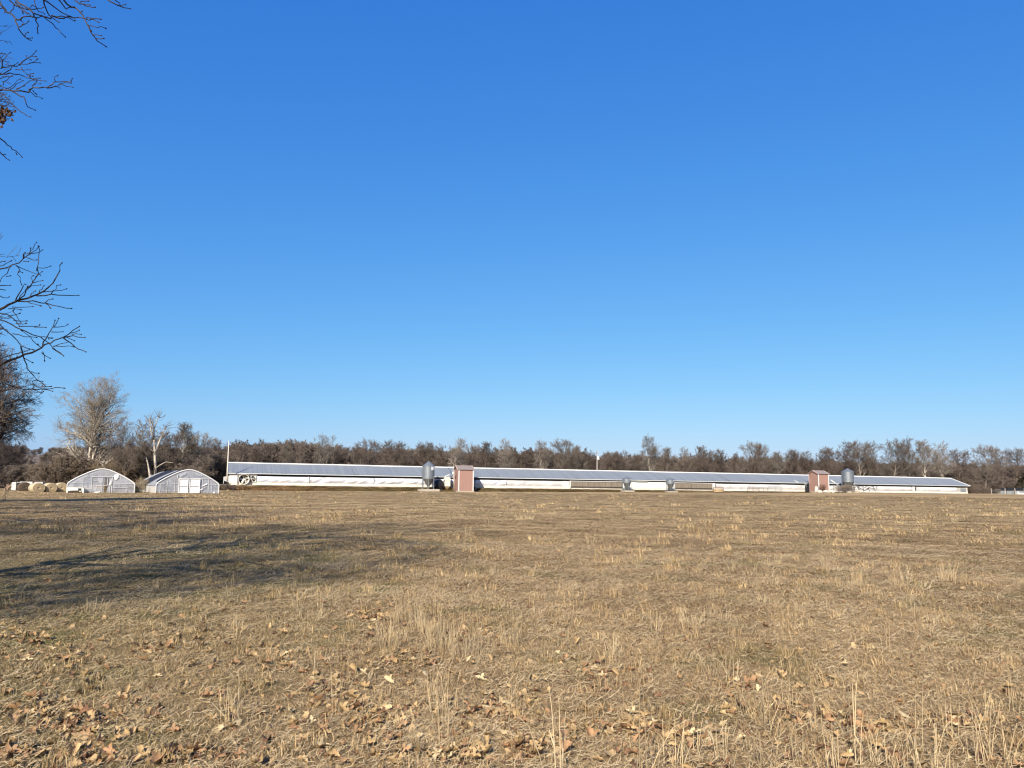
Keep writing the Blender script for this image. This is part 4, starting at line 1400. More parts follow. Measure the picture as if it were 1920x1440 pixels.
def bale(px, D, rx, rzv, length, yaw, label, ms, mf, name='hay_bale'):
    x = at(px, 905, D).x
    e = empty(name, (x, D, gz(x, D)), yaw)
    n = 30
    V = []; F = []
    prof_ = [(0, .95), (.05, 1), (length * .5, 1.012), (length - .05, 1), (length, .95)]
    def pt(a, k, y_):
        zz = math.sin(a); zz = zz if zz > -.78 else -.78 - .1 * (-.78 - zz)
        w = 1 + .03 * noise.noise(Vector((math.cos(a) * 2, math.sin(a) * 2, y_ * 3 + px)))
        return (rx * math.cos(a) * k * w, y_, rzv * (.80 + zz * k * w))
    for y_, k in prof_:
        for i in range(n):
            V.append(pt(2 * math.pi * i / n, k, y_))
    for j in range(len(prof_) - 1):
        for i in range(n):
            i2 = (i + 1) % n
            F.append((j * n + i, j * n + i2, (j + 1) * n + i2, (j + 1) * n + i))
    MB().add(V, F).build('wrapped_side', ms, e, True)
    for y_, sg in ((0, -1), (length, 1)):
        V = []; F = []
        rr = 11
        for j in range(rr):
            k = .95 * (1 - j / rr)
            for i in range(n):
                a = 2 * math.pi * i / n
                q = pt(a, k, y_)
                V.append((q[0], y_ + sg * (.035 * (j % 2) + .03 * j / rr * (1 if j < 9 else -1)), q[2]))
        for j in range(rr - 1):
            for i in range(n):
                i2 = (i + 1) % n
                F.append((j * n + i, j * n + i2, (j + 1) * n + i2, (j + 1) * n + i))
        F.append(tuple((rr - 1) * n + i for i in range(n)))
        MB().add(V, F).build('end_face', mf, e)
    return tag(e, label, 'hay bale', 'round hay bales in a row')


bale(74, 107.0, .84, .72, 1.45, R(52), 'round straw coloured hay bale next to the dark weathered one', M_HAY, M_HAYF)
bale(97.5, 108.5, .80, .72, 1.45, R(50), 'round straw coloured hay bale in the middle of the three light ones', M_HAY, M_HAYF)
bale(117.5, 110.5, .80, .74, 1.45, R(46), 'round straw coloured hay bale nearest the torn greenhouse', M_HAY, M_HAYF)
bale(48, 112.0, .80, .72, 1.4, R(44), 'dark brown weathered round bale at the left end of the row', M_OLDHAY, M_OLDHAY)

D = 121.0
def thing_at(name, px, py=916.5, DD=D, rz=0):
    p = at(px, py, DD); p.z = gz(p.x, p.y)
    return empty(name, p, R(rz))


k_ = D / FPX
e = thing_at('leaning_white_door', 26.5, rz=18)
MB().box((0, 0, 7.5 * k_), (9 * k_, .12, 15 * k_)).build('sheet', mat('pale_green_white', (.72, .74, .68), .6, var=.05), e)
MB().box((4.6 * k_, -.02, 7.6 * k_), (.10, .2, 15.6 * k_)).build('edge_trim', M_WHITE, e)
tag(e, 'upright pale door leaf left of the black shelf rack', 'door')
e = thing_at('shelf_rack', 34, rz=18)
for i in range(5):
    MB().box((0, 0, (1.5 + i * 3.3) * k_), (5.6 * k_, .5, .9 * k_)).build('shelf', M_WHITE if i in (1, 2, 4) else M_BLACK, e)
for sx in (-2.6, 2.6):
    MB().box((sx * k_, -.1, 7.6 * k_), (.08, .4, 15 * k_)).build('upright', M_BLACK, e)
MB().box((0, .3, 7.6 * k_), (5.6 * k_, .06, 15 * k_)).build('back_panel', M_BLACK, e)
tag(e, 'black rack with white shelves behind the dark bale', 'rack')
e = thing_at('white_trailer', 48, rz=18)
MB().box((0, .8, 9.6 * k_), (20 * k_, 1.6, 12 * k_)).build('body', M_WHITE, e)
MB().box((0, .8, 15.8 * k_), (20.6 * k_, 1.7, .6 * k_)).build('lid', M_ROOFW, e)
for sx in (-6, 6):
    w_ = MB().lathe([(.1, -.1), (.32, -.1), (.34, 0), (.32, .1), (.1, .1)], 16).build('wheel', M_BLACK, e)
    w_.rotation_euler = (R(90), 0, 0); w_.location = (sx * k_, -.02, .30)
tag(e, 'white box trailer right behind the dark bale', 'trailer')
e = thing_at('white_chest', 70.5, DD=119, rz=18)
MB().box((0, .6, 8.5 * k_), (14.5 * k_, 1.1, 13 * k_)).build('body', M_WHITE, e)
MB().box((0, .6, 15.4 * k_), (15 * k_, 1.2, .7 * k_)).build('lid', M_WHITE, e)
MB().box((9 * k_, .5, 13 * k_), (2.5 * k_, .5, 3 * k_)).build('motor', M_BLACK, e)
tag(e, 'white chest box behind the left light hay bale', 'chest')
o = MB().tube([at(58, 916, 112.9), at(60.5, 908, 112.9), at(63.5, 903, 112.9)], .13, 6).build('leaning_post', mat('dark_wood', (.06, .05, .045), .9), None)
tag(o, 'dark post leaning between the dark bale and the light bales', 'post')
rg = random.Random(9)
e = thing_at('lumber_pile', 13.5, rz=10)
for i in range(16):
    x0 = rg.uniform(-6, 5) * k_
    t_ = rg.uniform(.4, 1.0)
    MB().tube([(x0, rg.uniform(0, .8), -.05), (x0 + (4 + rg.uniform(-1, 2)) * k_ * t_, rg.uniform(.2, .9), 14 * k_ * t_)], .055, 4).build('board', mat('pinkish_lumber', (.56, .40, .28), .85, var=.25, rand=.2), e)
tag(e, 'heap of tan boards leaning at the left edge beyond the bales', 'lumber')

# ------------------------------------------------------------------ the near tree whose branches hang into the picture
LOW = (4.365, 0, 430); TOP = (7.68, 0, 0); MIDZ = (6.54, 0, 90)
TRACED = [
 (LOW, 8.6, [
  ('L', [(0,655),(70,615),(150,580),(260,550),(340,515),(400,470),(450,410),(490,340),(507,275)]),
  ('B', [(0,325),(100,290),(190,240),(260,190),(320,140)]),
  ('t', [(225,215),(290,195),(350,168)]), ('t', [(240,205),(270,160),(300,105)]), ('t', [(190,240),(225,200),(250,155)]), ('t', [(195,230),(195,205),(205,190)]), ('t', [(215,230),(300,250)]), ('t', [(190,262),(230,262)]),
  ('B', [(150,585),(200,540),(250,460),(290,400),(305,320),(318,200),(315,140)]),
  ('t', [(130,295),(230,340),(330,375)]), ('t', [(130,295),(160,330),(185,355)]),
  ('t', [(100,290),(60,360),(0,425)]), ('t', [(50,385),(85,380)]), ('t', [(0,460),(85,458)]), ('t', [(0,490),(40,497)]), ('t', [(0,545),(30,560),(75,553)]), ('t', [(0,300),(40,285),(90,258)]), ('t', [(0,270),(40,262)]),
  ('B', [(300,545),(420,530),(540,540),(645,540)]), ('t', [(340,515),(440,505),(545,487)]), ('t', [(420,525),(460,490),(495,455)]),
  ('B', [(150,590),(270,585),(380,605),(480,630),(585,648)]), ('t', [(370,600),(430,570)]), ('t', [(220,590),(270,610),(330,625)]), ('t', [(370,605),(410,640)]),
  ('B', [(120,600),(160,520),(190,465),(210,450)]), ('t', [(180,460),(165,390),(152,350)]),
  ('t', [(150,580),(190,520),(225,470)]), ('t', [(200,540),(260,460),(330,455)]), ('t', [(250,460),(265,420),(270,380)]), ('t', [(270,440),(310,425),(350,418)]),
  ('t', [(290,390),(345,345)]), ('t', [(300,340),(360,318),(415,300)]), ('t', [(320,520),(345,490),(360,460)]), ('t', [(240,560),(290,505)]),
  ('t', [(70,650),(170,658)]), ('t', [(100,635),(200,637),(270,632)]), ('t', [(120,650),(130,700),(170,765)]),
  ('B', [(0,685),(60,695),(130,750),(160,795)]), ('B', [(0,740),(100,780),(200,830),(330,880),(400,930),(460,990),(520,1035)]),
  ('t', [(110,745),(215,750)]), ('t', [(160,795),(280,795),(325,780)]), ('t', [(280,800),(375,803)]), ('t', [(130,770),(210,770)]), ('t', [(75,708),(160,688)]),
  ('L', [(0,1110),(60,1080),(160,1045),(260,1010),(340,970),(420,930),(500,890),(560,860),(650,795)]),
  ('B', [(350,960),(380,890),(420,820),(450,745)]), ('t', [(440,805),(480,730)]), ('t', [(450,800),(510,795),(555,778)]), ('t', [(420,840),(515,838)]),
  ('t', [(400,900),(425,890)]), ('B', [(520,885),(600,870),(695,885)]), ('t', [(590,860),(665,860)]), ('t', [(580,850),(650,825)]), ('B', [(520,890),(580,930),(640,980),(703,1003)]),
  ('t', [(440,960),(500,935),(560,920)]), ('t', [(440,955),(520,960),(600,960)]), ('t', [(540,880),(610,912)]),
  ('t', [(340,970),(300,940),(250,880),(180,830)]), ('t', [(300,940),(310,940)]), ('t', [(105,855),(200,880),(300,885)]), ('t', [(330,880),(420,890)]),
  ('B', [(0,780),(90,860),(170,950),(270,985)]),
  ('B', [(170,960),(190,1040),(220,1110),(260,1180),(300,1230),(380,1290),(415,1287)]),
  ('t', [(260,1165),(315,1178)]), ('t', [(300,1235),(350,1245)]), ('t', [(295,1235),(280,1270),(262,1305)]),
  ('B', [(60,1270),(150,1297),(260,1308),(340,1305),(420,1305),(525,1300)]), ('t', [(340,1308),(430,1325)]), ('t', [(270,1310),(345,1345),(352,1330)]), ('t', [(280,1280),(340,1290),(420,1285)]),
  ('t', [(190,1050),(265,1090)]), ('t', [(340,1010),(410,1055)]), ('t', [(350,1000),(365,1075)]), ('t', [(430,975),(520,1035)]),
  ('t', [(20,1140),(80,1135),(130,1145)]), ('B', [(0,1060),(120,1020),(240,985)]), ('t', [(0,1160),(22,1180)]),
 ]),
 (TOP, 7.6, [
  ('L', [(0,30),(60,110),(150,190),(230,270),(240,340),(265,400),(340,510),(390,555),(445,580)]), ('t', [(150,190),(195,130),(205,80)]), ('B', [(240,285),(320,250),(440,235),(560,250),(640,250)]),
  ('t', [(270,390),(340,350),(410,305)]), ('t', [(315,352),(300,290)]), ('t', [(360,520),(405,465)]), ('t', [(390,550),(465,545)]),
  ('L', [(200,-40),(290,60),(420,130),(480,190),(530,270),(555,370),(545,475)]), ('B', [(220,30),(280,110),(330,190)]), ('B', [(110,-40),(240,90),(320,110),(420,130),(520,100),(505,-20)]), ('t', [(440,130),(530,115),(620,105)]),
  ('B', [(480,195),(570,220),(640,250),(760,340),(840,420),(940,530)]), ('B', [(640,240),(740,220),(880,230),(1010,265),(1080,295)]), ('B', [(740,225),(920,265),(1080,258),(1210,265),(1320,275),(1445,275)]),
  ('B', [(625,-30),(690,190),(760,260),(845,318)]), ('B', [(620,-10),(820,130),(960,215),(1060,255)]), ('t', [(520,100),(560,170),(640,200)]), ('t', [(250,60),(330,130),(410,195)]), ('t', [(330,180),(400,205),(460,240)]), ('t', [(1240,270),(1310,262)]), ('t', [(1300,275),(1420,322)]),
  ('L', [(890,-40),(970,65),(1060,100),(1140,160),(1200,240),(1250,340),(1310,470),(1400,590),(1525,670)]), ('B', [(820,-30),(950,128),(990,105),(1080,115)]), ('t', [(1255,345),(1310,370),(1410,400),(1520,407)]), ('t', [(1330,505),(1455,512)]), ('t', [(1380,555),(1495,553)]), ('t', [(1295,370),(1310,440)]), ('t', [(1160,170),(1185,160)]),
  ('B', [(1060,-15),(1190,55),(1280,90),(1365,103)]), ('t', [(1150,35),(1200,22),(1265,15)]), ('t', [(1190,55),(1295,70)]),
  ('B', [(1530,-25),(1690,75),(1780,110),(1880,127)]), ('t', [(1740,95),(1765,72),(1810,60)]), ('t', [(1650,-10),(1720,40),(1730,75)]), ('t', [(0,20),(30,110),(70,175)]), ('t', [(-10,120),(45,118)]),
 ]),
 (MIDZ, 9.4, [
  ('B', [(-20,325),(70,300),(130,265),(200,230),(330,200),(490,183)]), ('B', [(240,210),(330,130),(445,35)]), ('t', [(340,125),(435,105)]), ('t', [(335,130),(320,95)]), ('t', [(360,185),(455,138)]), ('t', [(340,130),(380,145)]),
  ('B', [(0,315),(120,305),(200,325),(300,350),(400,380),(490,370)]), ('t', [(400,385),(560,405)]), ('t', [(385,375),(395,345)]), ('t', [(260,235),(310,300),(360,345)]), ('t', [(190,265),(280,272),(370,268)]), ('t', [(340,320),(370,310),(410,310)]),
  ('L', [(-10,520),(100,520),(250,525),(380,500),(480,490),(580,488),(640,450),(690,415),(800,410),(885,375)]), ('t', [(680,415),(702,340)]), ('B', [(580,490),(660,475),(735,440),(870,430)]), ('t', [(740,450),(820,475),(895,483)]), ('t', [(660,480),(735,490)]), ('t', [(350,510),(400,460),(495,438)]), ('t', [(200,510),(280,465),(370,400),(450,390)]), ('t', [(400,460),(450,405)]), ('t', [(200,500),(290,465)]),
  ('t', [(350,520),(440,600),(515,618)]), ('t', [(400,515),(438,560)]), ('B', [(160,535),(290,600),(320,680),(380,740),(435,765)]),
  ('B', [(0,545),(80,610),(190,725),(260,785),(320,825),(375,843)]), ('B', [(-10,705),(90,708),(190,725)]), ('t', [(30,150),(80,100),(130,55)]), ('B', [(20,250),(30,150),(-10,100)]), ('t', [(20,235),(100,215),(220,180)]), ('t', [(100,240),(130,210),(180,205)]),
  ('B', [(-10,1100),(90,1190),(150,1245),(220,1285),(268,1333)]), ('t', [(190,1275),(205,1305)]), ('B', [(-10,1260),(50,1325),(115,1375)]), ('t', [(25,1305),(65,1305)]), ('t', [(0,375),(80,350),(150,340)]), ('t', [(40,455),(90,390),(150,345)]),
  ('t', [(0,470),(100,500)]), ('t', [(70,500),(180,440),(250,380)]), ('t', [(120,510),(200,440),(280,400)]), ('t', [(0,580),(60,640),(100,690)]),
 ]),
]
TX, TY = -10.6, 9.6                                   # foot of the tree, left of the picture
tree = empty('walnut_tree', (TX, TY, gz(TX, TY)))
tb = tree.location.copy()
limb, twig = MB(), MB()
rg = random.Random(31)
trunk_pts = [Vector((TX, TY, tb.z - .2)), Vector((TX + .1, TY, 1.4)), Vector((TX + .25, TY - .1, 2.6)), Vector((TX + .2, TY - .3, 4.2)), Vector((TX + .1, TY - .5, 6.5)), Vector((TX, TY - .6, 9.0)), Vector((TX + .2, TY - .5, 11.5))]
for (sc_, ox, oy), D, lines in TRACED:
    for li, (kind, pts) in enumerate(lines):
        Dv = D + .5 * math.sin(li * .0 + D)            # one plane of limbs per bough, with relief below
        w = []
        n = len(pts)
        for i, (zx, zy) in enumerate(pts):
            px = zx / sc_ + ox; py = zy / sc_ + oy
            dz = .35 * math.sin(px * .045 + py * .03 + D) + .22 * math.sin(px * .11 - py * .07)
            w.append(at(px, py, Dv + dz))
        ra, rb = {'L': (.017, .0050), 'B': (.0085, .0042), 't': (.0055, .0034)}[kind]
        if kind == 'L' and sc_ != LOW[0]: ra = .011
        rad = [ra + (rb - ra) * (i / (n - 1)) ** .7 for i in range(n)]
        tgt = limb if kind == 'L' else twig
        # add slight kinks between the traced points
        ww, rr = [w[0]], [rad[0]]
        for i in range(n - 1):
            m_ = w[i].lerp(w[i + 1], .5) + Vector((rg.gauss(0, .006), rg.gauss(0, .02), rg.gauss(0, .006)))
            ww += [m_, w[i + 1]]; rr += [(rad[i] + rad[i + 1]) / 2, rad[i + 1]]
        tgt.tube([p - tb for p in ww], rr, 5)
        e_ = ww[-1] - tb                              # swollen bud at the tip
        dv = (ww[-1] - ww[-2]).normalized() * .012
        twig.tube([e_ - dv, e_, e_ + dv, e_ + dv * 1.8], [.004, .0085, .0075, .002], 5)
        if kind != 't' and (pts[0][0] <= 0 or pts[0][1] < 0):   # boughs that leave the picture run back to the trunk
            s0 = w[0]
            hgt = min(max(s0.z * .72, 2.0), 8.0)
            zs = [p.z for p in trunk_pts]
            t0 = Vector((float(np.interp(hgt, zs, [p.x for p in trunk_pts])), float(np.interp(hgt, zs, [p.y for p in trunk_pts])), hgt))
            d0 = (w[1] - w[0]).normalized()
            c1 = s0 - d0 * (s0 - t0).length * .4
            c1 = Vector((min(c1.x, s0.x - .3), c1.y, c1.z))
            if pts[0][1] < 0:
                c1 = s0 + Vector((-.6, 0, 1.8)); t0.z = s0.z + 1.6
            cur = []
            for i in range(9):
                t = i / 8
                cur.append((s0.lerp(c1, t)).lerp(c1.lerp(t0, t), t) - tb)
            r1 = .055 if kind == 'L' else .028
            limb.tube(cur, [rad[0] + (r1 - rad[0]) * (i / 8) for i in range(9)], 6)


fine = []
for k in range(46):                                   # thin outer twigs reaching in at the left border
    py = rg.choice((rg.gauss(95, 22), rg.gauss(175, 28), rg.gauss(640, 26)))
    px = rg.uniform(-14, 4); D_ = 11.5 + rg.gauss(0, .4)
    a = rg.uniform(-.15, .9) if py < 140 else rg.uniform(-.5, .7)
    p_ = at(px, py, D_); ln = rg.uniform(8, 22)
    for i in range(3):
        px += ln * .5 * math.cos(a); py -= ln * .5 * math.sin(a); a += rg.gauss(0, .25)
        q_ = at(px, py, D_); fine.append((p_ - tb, q_ - tb, .0052 - i * .0009, .0045 - i * .0009))
        if rg.random() < .6:
            a2 = a + rg.choice((-1, 1)) * rg.uniform(.4, .9)
            fine.append((q_ - tb, at(px + ln * .45 * math.cos(a2), py - ln * .45 * math.sin(a2), D_) - tb, .004, .003))
        p_ = q_


def inside_view(q):
    p = CM.transposed() @ (q + tb - Vector((0, 0, EYE)))
    if p.z >= -.3: return False
    X_ = p.x / -p.z * FPX + 960; Y_ = 720 - p.y / -p.z * FPX
    return -12 < X_ < 1960 and -12 < Y_ < 1460


limb.tube([p - tb for p in trunk_pts], [.26, .19, .17, .14, .11, .07, .03], 10)
th, tn = gen_tree(77, H=12.5, r0=.22, cb=.30, n1=18, L1=.44, kids=(6, 5, 4), tw=.0085, ang=(35, 75), up=.08, reject=inside_view)
th = [s for s in th if s[0].z > 3]
MB_t = limb
o = limb.build('trunk', mat('dark_grey_bark', (.085, .068, .06), .95, var=.3, scale=14, bump=.6, bscale=30), tree, True)
o = twig.build('twigs', mat('dark_twig', (.052, .04, .038), .85, var=.25, scale=20), tree, True)
o['kind'] = 'stuff'
me = seg_mesh('near_crown', th + tn + fine, 4, MATS['dark_twig'])
o = bpy.data.objects.new('crown', me); col.objects.link(o); o.parent = tree
tag(tree, 'near bare tree whose dark twigs hang into the left of the picture', 'tree')

# the cluster of dead leaves still hanging on it
V, F = [], []
for k in range(115):
    zx = abs(rg.gauss(0, 75)) - 25; zy = rg.gauss(815, 52)
    if zx > 260 - (zy - 720) * .8 or zy < 715: zx *= .3
    if zy > 960 or zy < 700: continue
    c = at(zx / 6.54, 90 + zy / 6.54, 9.4 + rg.gauss(0, .1)) - tb
    a_ = Vector((rg.gauss(0, 1), rg.gauss(0, 1), rg.gauss(0, 1) - .6)).normalized() * rg.uniform(.035, .065)
    b_ = a_.cross(Vector((rg.gauss(0, 1), rg.gauss(0, 1), rg.gauss(0, 1)))).normalized() * rg.uniform(.015, .03)
    f_ = a_.cross(b_).normalized() * rg.uniform(.005, .02)
    n = len(V)
    V += [c, c + a_ * .5 + b_, c + a_, c + a_ * .5 - b_, c + a_ * .5 + f_]
    F += [(n, n + 1, n + 4), (n + 1, n + 2, n + 4), (n + 2, n + 3, n + 4), (n + 3, n, n + 4)]
o = MB().add(V, F).build('dead_leaves', mat('dead_brown_leaf', (.17, .09, .05), .8, c2=(.06, .035, .025), scale=9), tree)
o['label'] = 'cluster of brown dead leaves clinging to a twig'

# its neighbours in the row, beside and behind the photographer: their shade lies on the grass
SHADE = tree_meshes('row_tree', seed=52, H=13, r0=.26, cb=.25, n1=20, L1=.46, kids=(6, 5, 4), tw=.0092, ang=(35, 78), up=.06)
SHADE2 = tree_meshes('row_tree_b', seed=58, H=13, r0=.26, cb=.40, n1=20, L1=.46, kids=(6, 5, 4), tw=.0092, ang=(35, 78), up=.06)
for i, (x, y, s, rz, pr) in enumerate(((-22.5, 21.5, 1.0, 1.0, SHADE), (-11.5, -4.0, 1.0, 2.0, SHADE2), (-33.5, 34.0, 1.05, .3, SHADE2), (-18.5, 3.5, 1.05, 3.0, SHADE), (-21.5, 12.5, 1.0, 4.4, SHADE2), (-28.5, 27.5, 1.1, .9, SHADE), (-38.5, 42.0, 1.05, 2.2, SHADE2))):
    place_tree('row_tree', pr, (x, y, gz(x, y)), s, rz, DK, (.11, .09, .08), 'bare tree of the left field edge, standing outside the picture', 'tree', 'row of trees along the left field edge')


# ------------------------------------------------------------------ grass, leaves, stalks
def blade_material(name, cols, patch=True, green=True):
    m = bpy.data.materials.new(name); m.use_nodes = True
    n, l = m.node_tree.nodes, m.node_tree.links
    b = n['Principled BSDF']; b.inputs['Roughness'].default_value = .75; b.inputs['Specular IOR Level'].default_value = .15
    oi = n.new('ShaderNodeObjectInfo'); geo = n.new('ShaderNodeNewGeometry')
    r = n.new('ShaderNodeValToRGB')
    els = r.color_ramp.elements
    while len(els) < len(cols): els.new(.5)
    for i, c in enumerate(cols):
        els[i].position = i / (len(cols) - 1); els[i].color = (*c, 1)
    # mixture: per-tuft random plus fine noise
    nz = n.new('ShaderNodeTexNoise'); nz.inputs['Scale'].default_value = 9; nz.inputs['Detail'].default_value = 3
    l.new(geo.outputs['Position'], nz.inputs['Vector'])
    np2 = n.new('ShaderNodeTexNoise'); np2.inputs['Scale'].default_value = .33; np2.inputs['Detail'].default_value = 5; np2.inputs['Roughness'].default_value = .7
    l.new(geo.outputs['Position'], np2.inputs['Vector'])
    a1 = n.new('ShaderNodeMath'); a1.operation = 'MULTIPLY_ADD'; a1.inputs[1].default_value = .45; a1.inputs[2].default_value = -.79 if patch else -.2
    l.new(oi.outputs['Random'], a1.inputs[0])
    a2 = n.new('ShaderNodeMath'); a2.operation = 'MULTIPLY_ADD'; a2.inputs[1].default_value = .7
    l.new(nz.outputs['Fac'], a2.inputs[0]); l.new(a1.outputs[0], a2.inputs[2])
    a3 = n.new('ShaderNodeMath'); a3.operation = 'MULTIPLY_ADD'; a3.inputs[1].default_value = 1.3 if patch else .3
    l.new(np2.outputs['Fac'], a3.inputs[0]); l.new(a2.outputs[0], a3.inputs[2])
    sx = n.new('ShaderNodeSeparateXYZ'); l.new(geo.outputs['Position'], sx.inputs[0])
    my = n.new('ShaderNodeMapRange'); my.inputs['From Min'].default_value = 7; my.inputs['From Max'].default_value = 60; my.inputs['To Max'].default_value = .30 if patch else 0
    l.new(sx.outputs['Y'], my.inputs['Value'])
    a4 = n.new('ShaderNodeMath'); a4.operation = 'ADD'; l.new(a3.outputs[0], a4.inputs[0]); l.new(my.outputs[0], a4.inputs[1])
    l.new(a4.outputs[0], r.inputs[0])
    out = r.outputs[0]
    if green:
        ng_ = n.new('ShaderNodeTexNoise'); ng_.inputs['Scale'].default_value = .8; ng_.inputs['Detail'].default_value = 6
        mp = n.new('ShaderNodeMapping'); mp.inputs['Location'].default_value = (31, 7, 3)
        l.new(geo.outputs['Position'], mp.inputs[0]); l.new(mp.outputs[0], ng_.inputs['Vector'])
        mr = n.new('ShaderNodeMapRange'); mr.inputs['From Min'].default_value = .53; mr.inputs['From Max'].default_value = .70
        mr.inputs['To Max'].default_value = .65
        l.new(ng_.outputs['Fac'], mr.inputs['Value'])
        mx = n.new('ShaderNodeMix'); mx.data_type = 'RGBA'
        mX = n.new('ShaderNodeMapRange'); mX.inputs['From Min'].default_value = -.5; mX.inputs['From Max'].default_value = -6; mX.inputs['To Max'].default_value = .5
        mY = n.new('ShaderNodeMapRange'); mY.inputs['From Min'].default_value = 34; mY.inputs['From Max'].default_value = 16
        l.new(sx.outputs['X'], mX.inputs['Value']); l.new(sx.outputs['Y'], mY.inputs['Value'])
        mm = n.new('ShaderNodeMath'); mm.operation = 'MULTIPLY'; l.new(mX.outputs[0], mm.inputs[0]); l.new(mY.outputs[0], mm.inputs[1])  # left-side olive mask: greener turf, plus painted darkening and warming of the tree shade
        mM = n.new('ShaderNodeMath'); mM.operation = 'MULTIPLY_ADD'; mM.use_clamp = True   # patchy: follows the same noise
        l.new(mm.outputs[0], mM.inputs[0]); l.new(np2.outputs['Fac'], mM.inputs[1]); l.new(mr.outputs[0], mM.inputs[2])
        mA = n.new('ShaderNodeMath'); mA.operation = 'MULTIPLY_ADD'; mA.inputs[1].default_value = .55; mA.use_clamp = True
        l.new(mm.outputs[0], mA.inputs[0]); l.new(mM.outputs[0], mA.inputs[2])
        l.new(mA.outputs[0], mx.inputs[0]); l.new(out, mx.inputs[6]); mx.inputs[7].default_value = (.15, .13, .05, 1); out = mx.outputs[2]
    l.new(out, b.inputs['Base Color'])
    return m


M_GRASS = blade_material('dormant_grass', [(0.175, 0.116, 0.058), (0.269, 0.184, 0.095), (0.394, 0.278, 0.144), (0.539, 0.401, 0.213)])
M_STALK = blade_material('dry_stalk', [(0.283, 0.208, 0.114), (0.361, 0.274, 0.160), (0.422, 0.342, 0.217)], False, False)


def blade_mesh(seed, n, rad, h0, h1, w0, flat, m, curl=1.0):
    rg = np.random.default_rng(seed)
    V, F = [], []
    for _ in range(n):
        a = rg.uniform(0, 6.283); r = rad * math.sqrt(rg.uniform())
        p = Vector((r * math.cos(a), r * math.sin(a), -.004))
        h = rg.uniform(h0, h1); w = w0 * rg.uniform(.6, 1.3)
        az = rg.uniform(0, 6.283); ln = rg.uniform(*flat)
        d = Vector((math.cos(az), math.sin(az), 0)); s = Vector((-d.y, d.x, 0)) * w / 2
        if rg.uniform() < .5: s = (s + d * w * .4)
        up_ = Vector((0, 0, 1))
        q1_ = p + up_ * h * .6 + d * h * ln * .35
        q2_ = p + up_ * h * (1.0 - .35 * ln * curl * rg.uniform(.2, 1)) + d * h * ln * 1.0
        k = len(V)
        V += [p - s, p + s, q1_ - s * .8, q1_ + s * .8, q2_]
        F += [(k, k + 1, k + 3), (k, k + 3, k + 2), (k + 2, k + 3, k + 4)]
    return np_mesh('grass_tuft_mesh', np.array([tuple(v) for v in V]), np.array(F), m)


def wedge(n, d0, d1, ex, rg, ymin=None):
    """random points in the wedge the lens sees (and somewhat beyond), uniform in log distance"""
    d = d0 * (d1 / d0) ** rg.uniform(size=n)
    t = rg.uniform(-ex, ex, size=n)
    return t * d, d


